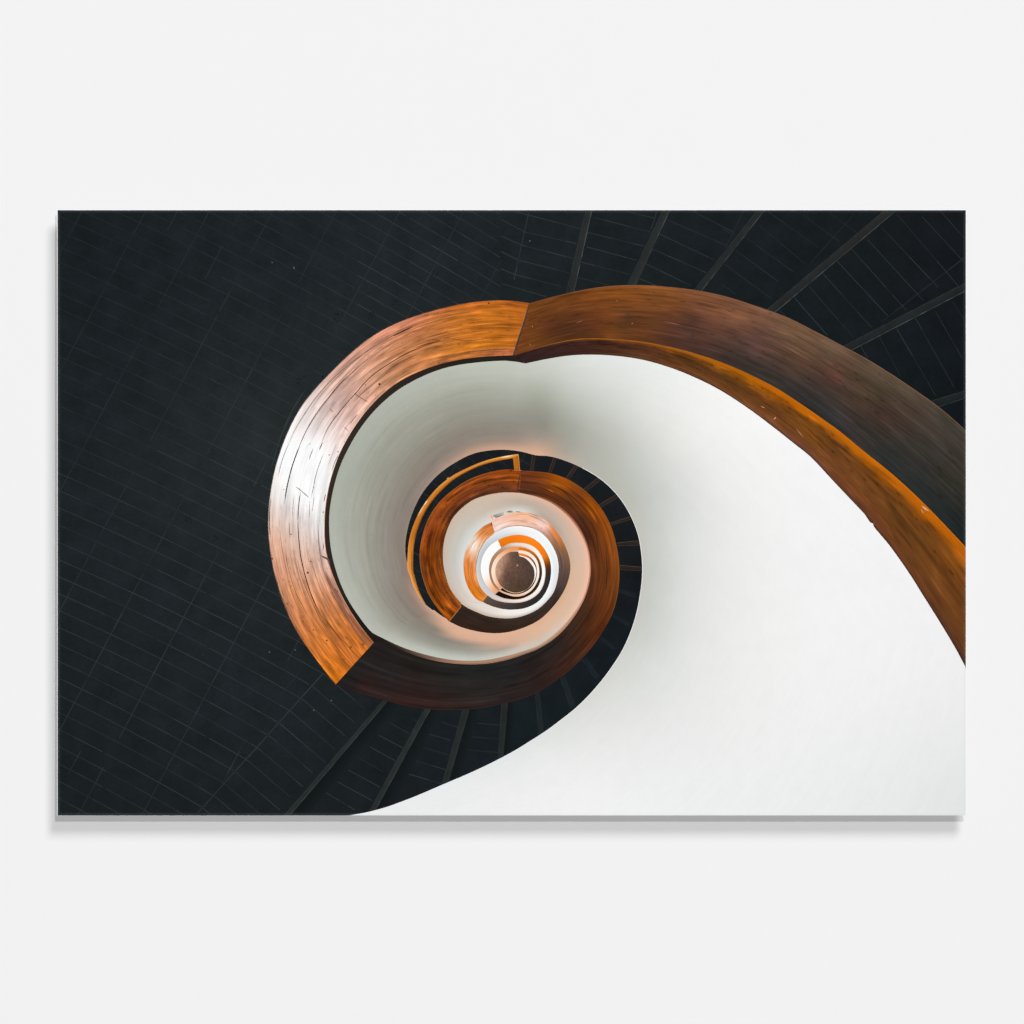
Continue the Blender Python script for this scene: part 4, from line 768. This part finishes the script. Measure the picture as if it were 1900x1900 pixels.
tCs = stations([(206, ['#1e1a18', '#241d19']), (212, ['#241e1a', '#4a3a30']), (222, ['#55443a', '#7a6250']), (232, ['#9c7660', '#8a7160']), (240, ['#b88a70', '#a87f68']), (255, ['#b98a6c', '#a08068']), (270, ['#a87c5c', '#b8967c']), (290, ['#a07a60', '#c9ab94']), (305, ['#a9795a', '#c9a48a']), (330, ['#a87860', '#d9a68c']), (360, ['#a87058', '#e6b096']), (385, ['#8a5538', '#d9a084']), (410, ['#7d4a2c', '#c08466']), (430, ['#6a3f28', '#a06c50']), (448, ['#563420', '#8a5a40'])])
rt.strip(T_C, I_C, T_C.th[0], T_C.th[-1], lambda X, Y, TH, V: tCs(TH, V), LAY(9.1), nv=5, step=.6, ti=(I_C.th[0], I_C.th[-1]), grain=.3)
rt.line(along(T_C, 230, 300, -1.6, 60), .7, '#5f4434', LAY(9.4), '#8a654e', False, True, .5, rng)
rt.build('rail_side', M_DARKWOOD, sheet, 'thin pinkish rim along the inside of the dark handrail')

rd = MB()
cd = tps(grab(zC, [(870, 230, '#8c4b12'), (850, 290, '#8f4e14'), (860, 350, '#56351e'), (800, 250, '#864812'), (780, 330, '#5c361b'), (700, 250, '#854815'), (700, 320, '#6a3d18'), (600, 300, '#7b4416'), (620, 370, '#56341c'), (520, 350, '#86491a'), (520, 430, '#573419'), (450, 380, '#80461a'), (400, 430, '#8c4c15'), (440, 490, '#50301a'), (330, 480, '#8a4b15'), (380, 570, '#5a371b'), (280, 560, '#7b4318'), (330, 620, '#8d4e12'), (240, 640, '#733c14'), (300, 720, '#6a3911'),
                   (200, 720, '#7c4115'), (220, 800, '#8e4c0e'), (290, 830, '#60380f'), (180, 850, '#6f3c14'), (240, 900, '#95520f'), (300, 930, '#6c3c12'), (200, 960, '#6a3c16'), (250, 1020, '#84480f'), (330, 1030, '#6b3d12'), (230, 1100, '#7d4511'), (300, 1130, '#84480f'), (370, 1110, '#7c4716'), (280, 1190, '#8a4d0f'), (350, 1200, '#a05c12'), (420, 1180, '#84491a'), (330, 1260, '#985611'), (380, 1260, '#945210')]), 1e-3)
dg = MB
rd.strip(O_D, I_D, O_D.th[0], O_D.th[-1], lambda X, Y, TH, V: cd(X, Y) * np.array([1.07, .955, 1.05]) + np.array([0, 0, 2]), LAY(9.6), nv=44, step=.4, ti=(I_D.th[0], I_D.th[-1]), grain=.6,
         spec=[(420, (15, 90), (.5, 1.2), (.84, .9, 1.08, 1.13), (0, 1)), (50, (20, 70), (2, 4), (.82, 1.16), (0, 1)), (50, (3, 8), (.6, 1.2), (.6, .7), (0, 1))])
rd.line(along(O_D, 455, 575, -.6, 80), 1.0, '#a8682a', LAY(9.9), '#8a5424', False, True, .6, rng)
rd.line(along(I_D, 460, 568, .6, 80), 1.1, '#4a2c18', LAY(9.9), '#6a4020', False, True, .6, rng)
rd.line(zC([(893, 212), (880, 300), (868, 372)]), 1.4, '#3d2a1c', LAY(9.9))
rd.line(zC7([(742, 1046), (830, 940), (918, 826)]), 1.2, '#c07a2c', LAY(9.95), None, False, False)
for q in ([(650, 320), (690, 450), (760, 590), (850, 720), (905, 800)], [(600, 60), (620, 250), (650, 330)]):
    rd.line(zC7(q), .9, '#c07a2e', LAY(9.9), '#a86420')
rd.build('handrail', M_WOOD, sheet, 'orange brown wooden handrail on the left of the well')

# E, F and the smaller turns
re_ = MB()
ce = tps(grab(zC7, [(800, 1020, '#2f2421'), (900, 880, '#312623'), (1000, 950, '#33261f'), (1000, 1080, '#3a2820'), (1300, 1100, '#33251f'), (1600, 1100, '#35281f'), (1800, 1050, '#3a2d24')])
         + grab(zI, [(1250, 1880, '#3a2c26'), (1450, 1720, '#3d302b'), (1600, 1600, '#3b2e2a'), (1640, 1450, '#3a312e'), (1740, 1350, '#4d403b'), (1800, 1200, '#594640'), (1730, 1150, '#5e4a44'), (1780, 1000, '#6e5348'), (1850, 1000, '#775848'), (1720, 900, '#70564a'), (1800, 820, '#8a644a'), (1680, 780, '#84604d'), (1750, 680, '#b0703a'), (1620, 680, '#99705c'), (1700, 560, '#e08040'), (1560, 560, '#c08a70'), (1620, 440, '#ee8844'), (1570, 380, '#f09050'), (1530, 400, '#f6cdc2'), (1480, 500, '#dca896'), (1450, 330, '#f6cfc0'), (1430, 470, '#f0c4b6'),
                     (1350, 260, '#f3c2a8'), (1300, 400, '#f2c3ae'), (1200, 250, '#f3bb98'), (1150, 360, '#f4c4b0'), (1000, 220, '#f2bb9c'), (950, 360, '#f3c3b0'), (850, 260, '#f3c2aa'), (800, 420, '#f6d2ca'), (700, 320, '#f5cbb8'), (720, 450, '#f8d6d0'), (640, 320, '#f6c9b4')]), 1e-3)
re_.strip(O_E, I_E, O_E.th[0], O_E.th[-1], xyf(ce), LAY(10), nv=26, step=.7, ti=(I_E.th[0], I_E.th[-1]), grain=.3, spec=[(160, (10, 60), (.5, 1.3), (.9, .94, 1.06), (0, 1))])
re_.line(zI([(1215, 190), (1300, 215), (1380, 250), (1450, 290)]), 1.0, '#5a5048', LAY(10.4), '#8a7a6e')
re_.line(zI([(680, 500), (850, 418), (1000, 392), (1150, 398), (1300, 435), (1430, 515)]), .8, '#6e4c44', LAY(10.4), '#a87a6c')
re_.line(zI([(1420, 425), (1428, 445)]), 1.2, '#b88078', LAY(10.4)); re_.line(zI([(1440, 345), (1450, 350)]), 1., '#c89488', LAY(10.4))
re_.build('handrail', M_DARKWOOD, sheet, 'thin handrail turning from dark brown to pale peach')
rf = MB()
cf = tps(grab(zI, [(580, 370, '#e07c34'), (640, 480, '#e88a44'), (520, 440, '#e68a44'), (580, 540, '#eb9654'), (430, 520, '#ef9d66'), (480, 640, '#f0a878'), (350, 600, '#fbe0cf'), (420, 700, '#f6c9a8'), (290, 700, '#fbe0d0'), (340, 740, '#fff3ea'), (250, 800, '#f3b48c'), (330, 850, '#f9cba8'), (220, 950, '#f0985a'), (300, 1000, '#ec9050'), (360, 1000, '#f0a878'), (230, 1150, '#ec8636'), (320, 1180, '#f09850'), (380, 1250, '#ee9a5c'), (270, 1330, '#e67e24'), (360, 1380, '#e8862e'), (400, 1500, '#e27c18'), (450, 1450, '#ea8c3a'), (520, 1520, '#f09648')]), 1e-3)
rf.strip(O_F, I_F, O_F.th[0], O_F.th[-1], xyf(cf), LAY(10.2), nv=26, step=.7, ti=(I_F.th[0], I_F.th[-1]), grain=.4, spec=[(120, (8, 50), (.5, 1.1), (.86, .92, 1.05), (0, 1))])
rf.line(zI([(670, 515), (550, 600), (470, 712), (410, 842), (383, 980), (380, 1060)]), .9, '#6a4a3c', LAY(10.5), '#a87a60')
for q in ([(310, 1050), (330, 1230), (400, 1420), (470, 1520)], [(290, 1000), (300, 1200), (360, 1400)], [(250, 900), (245, 1100), (280, 1300)], [(420, 560), (520, 450)]):
    rf.line(zI(q), .8, '#c8661c', LAY(10.4), '#e08838')
rf.build('handrail', M_WOOD, sheet, 'bright orange curved handrail with a pale shine')
rg = MB()
cg = tps(grab(zI, [(560, 1560, '#5c4e46'), (620, 1600, '#5a483f'), (800, 1670, '#4a3e3a'), (950, 1680, '#42393a'), (1100, 1680, '#38302e'), (1250, 1620, '#332d2e'), (1380, 1530, '#302c2c'), (1480, 1400, '#302c2d'), (1520, 1250, '#342e30'), (1530, 1130, '#3c2c26'), (1530, 1050, '#5a3218'), (1500, 980, '#a05410'), (1550, 970, '#8a4a14'), (1470, 900, '#ee7a18'), (1400, 760, '#fa8418'), (1300, 680, '#ff8616'), (1250, 620, '#fb8a1e'), (1100, 600, '#f8821a'), (950, 590, '#f47e14'), (850, 650, '#f07c0e'), (780, 640, '#ee7a18'), (800, 700, '#e87408'), (740, 660, '#e8802a')]), 1e-3)
rg.strip(O_G, I_G, O_G.th[0], O_G.th[-1], xyf(cg), LAY(14), nv=10, step=1.5, ti=(I_G.th[0], I_G.th[-1]), grain=.3)
rg.build('handrail', M_DARKWOOD, sheet, 'narrow handrail, vivid orange above and black-brown below')
rh = MB()
tH = stations([(115, ['#ffffff', '#fffdfc']), (180, ['#ffffff', '#fffcf8']), (192, ['#fffaf5', '#fff0e6']), (205, ['#fbe2d2', '#f8cfb4']), (218, ['#f5c2a0', '#eeac80']), (232, ['#eda880', '#e09a6c'])])
rh.strip(O_H, I_H, O_H.th[0], O_H.th[-1], lambda X, Y, TH, V: tH(TH, V), LAY(14.2), nv=8, step=2, ti=(I_H.th[0], I_H.th[-1]), grain=.1)
rh.build('handrail', M_WOOD, sheet, 'narrow handrail bleached white by glare')
ri = MB()
ci_ = tps(grab(zI, [(720, 1470, '#1a1010'), (850, 1520, '#1a1210'), (1000, 1550, '#1d1514'), (1150, 1530, '#211a18'), (1280, 1450, '#2a211d'), (1380, 1300, '#332822'), (1410, 1150, '#3a2a1e'), (1400, 1040, '#5a3312'), (1340, 930, '#96500f'), (1250, 850, '#c8660e'), (1150, 790, '#e0720e'), (1070, 760, '#e87a14')]), 1e-3)
ri.strip(O_I, I_I, O_I.th[0], O_I.th[-1], xyf(ci_), LAY(18), nv=6, step=2, ti=(I_I.th[0], I_I.th[-1]), grain=.2)
tJ = stations([(80, ['#ef9a58', '#ef9450']), (105, ['#ee9c60', '#f0a870']), (130, ['#f4b68c', '#f8d0b0']), (150, ['#fbe2cc', '#fbdcc0']), (180, ['#fff2e2', '#fbd9bc']), (205, ['#fde2c8', '#f6c09c']), (225, ['#f0b488', '#e8a078'])])
ri.strip(O_J, I_J, O_J.th[0], O_J.th[-1], lambda X, Y, TH, V: tJ(TH, V), LAY(18.2), nv=8, step=2, ti=(I_J.th[0], I_J.th[-1]), grain=.1)
ck = tps(grab(zI, [(800, 1410, '#1c1210'), (1000, 1480, '#241814'), (1200, 1410, '#2a1f18'), (1340, 1200, '#2c2018'), (1340, 1080, '#33200f'), (1290, 980, '#6a3810'), (1240, 910, '#b86214'), (1150, 870, '#ef8224'), (1080, 845, '#f3882c')]), 1e-3)
ri.strip(O_K, I_K, O_K.th[0], O_K.th[-1], xyf(ck), LAY(19), nv=4, step=2, ti=(I_K.th[0], I_K.th[-1]), grain=.1)
ri.build('handrail', M_DARKWOOD, sheet, 'innermost hair-thin turns of the handrail round the floor disc')

# slim round grab rail beside the inner turn, and the little balustrade gap
hr = MB()
HO = Curve(zC5([(1755, 178), (1600, 200), (1400, 240), (1200, 300), (1000, 385), (800, 490), (600, 640), (430, 830), (300, 1030), (200, 1260), (150, 1450), (130, 1650), (130, 1890)]) + zC7([(150, 350), (210, 530), (290, 680), (380, 790)]), 88)
HI = Curve(zC5([(1755, 218), (1670, 240), (1400, 290), (1200, 350), (1000, 440), (800, 560), (640, 700), (490, 870), (380, 1040), (300, 1220), (240, 1420), (215, 1600), (212, 1890)]) + zC7([(230, 380), (280, 560), (340, 700), (395, 800)]), 88)
tHR = stations([(86, ['#c87a30', '#b8691e', '#a85c18']), (93, ['#fbe0b0', '#e8a050', '#b56a20']), (97, ['#f0b060', '#d88a34', '#b0661c']), (115, ['#d08030', '#dd8c38', '#a8601a']), (130, ['#e89c50', '#cf7c28', '#b0661c']), (140, ['#d08030', '#cf7c28', '#ad641c']), (147, ['#f6d8a8', '#d08030', '#b0661c']), (151, ['#c87a2c', '#c47424', '#a8601a']), (160, ['#d28432', '#be6e20', '#9c5818']), (165, ['#e0903c', '#c87828', '#c88434']), (180, ['#f0a45c', '#dd8836', '#c88a3c']), (190, ['#f6b070', '#dd8c40', '#c08030']), (205, ['#f0ae78', '#e09a5a', '#8a4e14']), (216, ['#e6b08c', '#c8803c', '#7a4614'])])
hr.strip(HO, HI, HO.th[0], HO.th[-1], lambda X, Y, TH, V: tHR(TH, V), LAY(11), nv=10, step=1, ti=(HI.th[0], HI.th[-1]), grain=.3)
hr.line(zC5([(195, 1500), (185, 1700), (190, 1890)]) + zC7([(210, 400), (270, 590), (350, 740)]), .7, '#6a3f12', LAY(11.2))
hr.quad(zC5([(1675, 225), (1695, 405), (1757, 190), (1775, 412)]), '#c87626', '#a86018', LAY(11.4), 8, 1.2)
hr.line(zC5([(1670, 222), (1755, 190)]), 1.2, '#e8a04a', LAY(11.6), None, False, False)
hr.line(zC5([(1757, 190), (1775, 412)]), 1.0, '#d99040', LAY(11.6), None, False, False)
hr.line(zC5([(1690, 415), (1800, 420)]), 1.0, '#c88850', LAY(11.6), None, False, False)
hr.line(zC5([(375, 925), (402, 885), (425, 855)]), 1.8, '#fff4e0', LAY(11.5))
hr.line(zC5([(1490, 232), (1570, 218), (1655, 208)]), 2.2, '#fde2b4', LAY(11.5))
hr.line(zC5([(700, 548), (740, 520)]), 1.6, '#f2b878', LAY(11.5))
hr.line(along(HI, 95, 212, 1.0), 1.2, '#7a4514', LAY(11.3), '#a05e1c', False, True, .5, rng)
hr.build('grab_rail', M_WOOD, sheet, 'slim orange grab rail ending in a short upright')
bl = MB()
bl.quad(zI([(650, 225), (690, 268), (820, 165), (830, 218)]), '#85847e', '#c4c4be', LAY(11), 6, .5)
bl.line(zI([(672, 240), (740, 205), (820, 175)]), 1.6, '#b4b6b0', LAY(11.2), None, False)
bl.line(zI([(690, 265), (760, 235), (810, 215)]), .9, '#2c2824', LAY(11.2), None, False)
bl.line(zI([(855, 172), (910, 160), (975, 158)]), 2.2, '#6c6c66', LAY(11), '#a8a8a0', False)
bl.line(zI([(855, 190), (920, 178), (975, 180)]), .8, '#3a3632', LAY(11.2), None, False)
bl.line(zI([(990, 168), (1040, 166), (1110, 178)]), 1.2, '#3f3b36', LAY(11), '#6a645c', False)
bl.line(zI([(652, 238), (664, 236)]), 1.8, '#1a1614', LAY(11.3), None, False)
bl.line(zI([(600, 215), (625, 260), (660, 285), (640, 330), (670, 500)]), 2.6, '#f6c9b4', LAY(11.1), '#f8d6cc')
bl.line(zI([(620, 215), (640, 290)]), 2.4, '#ef9a60', LAY(11.2))
bl.build('balustrade_gap', M_DARKWOOD, sheet, 'tiny grey baluster opening above the pale rail')
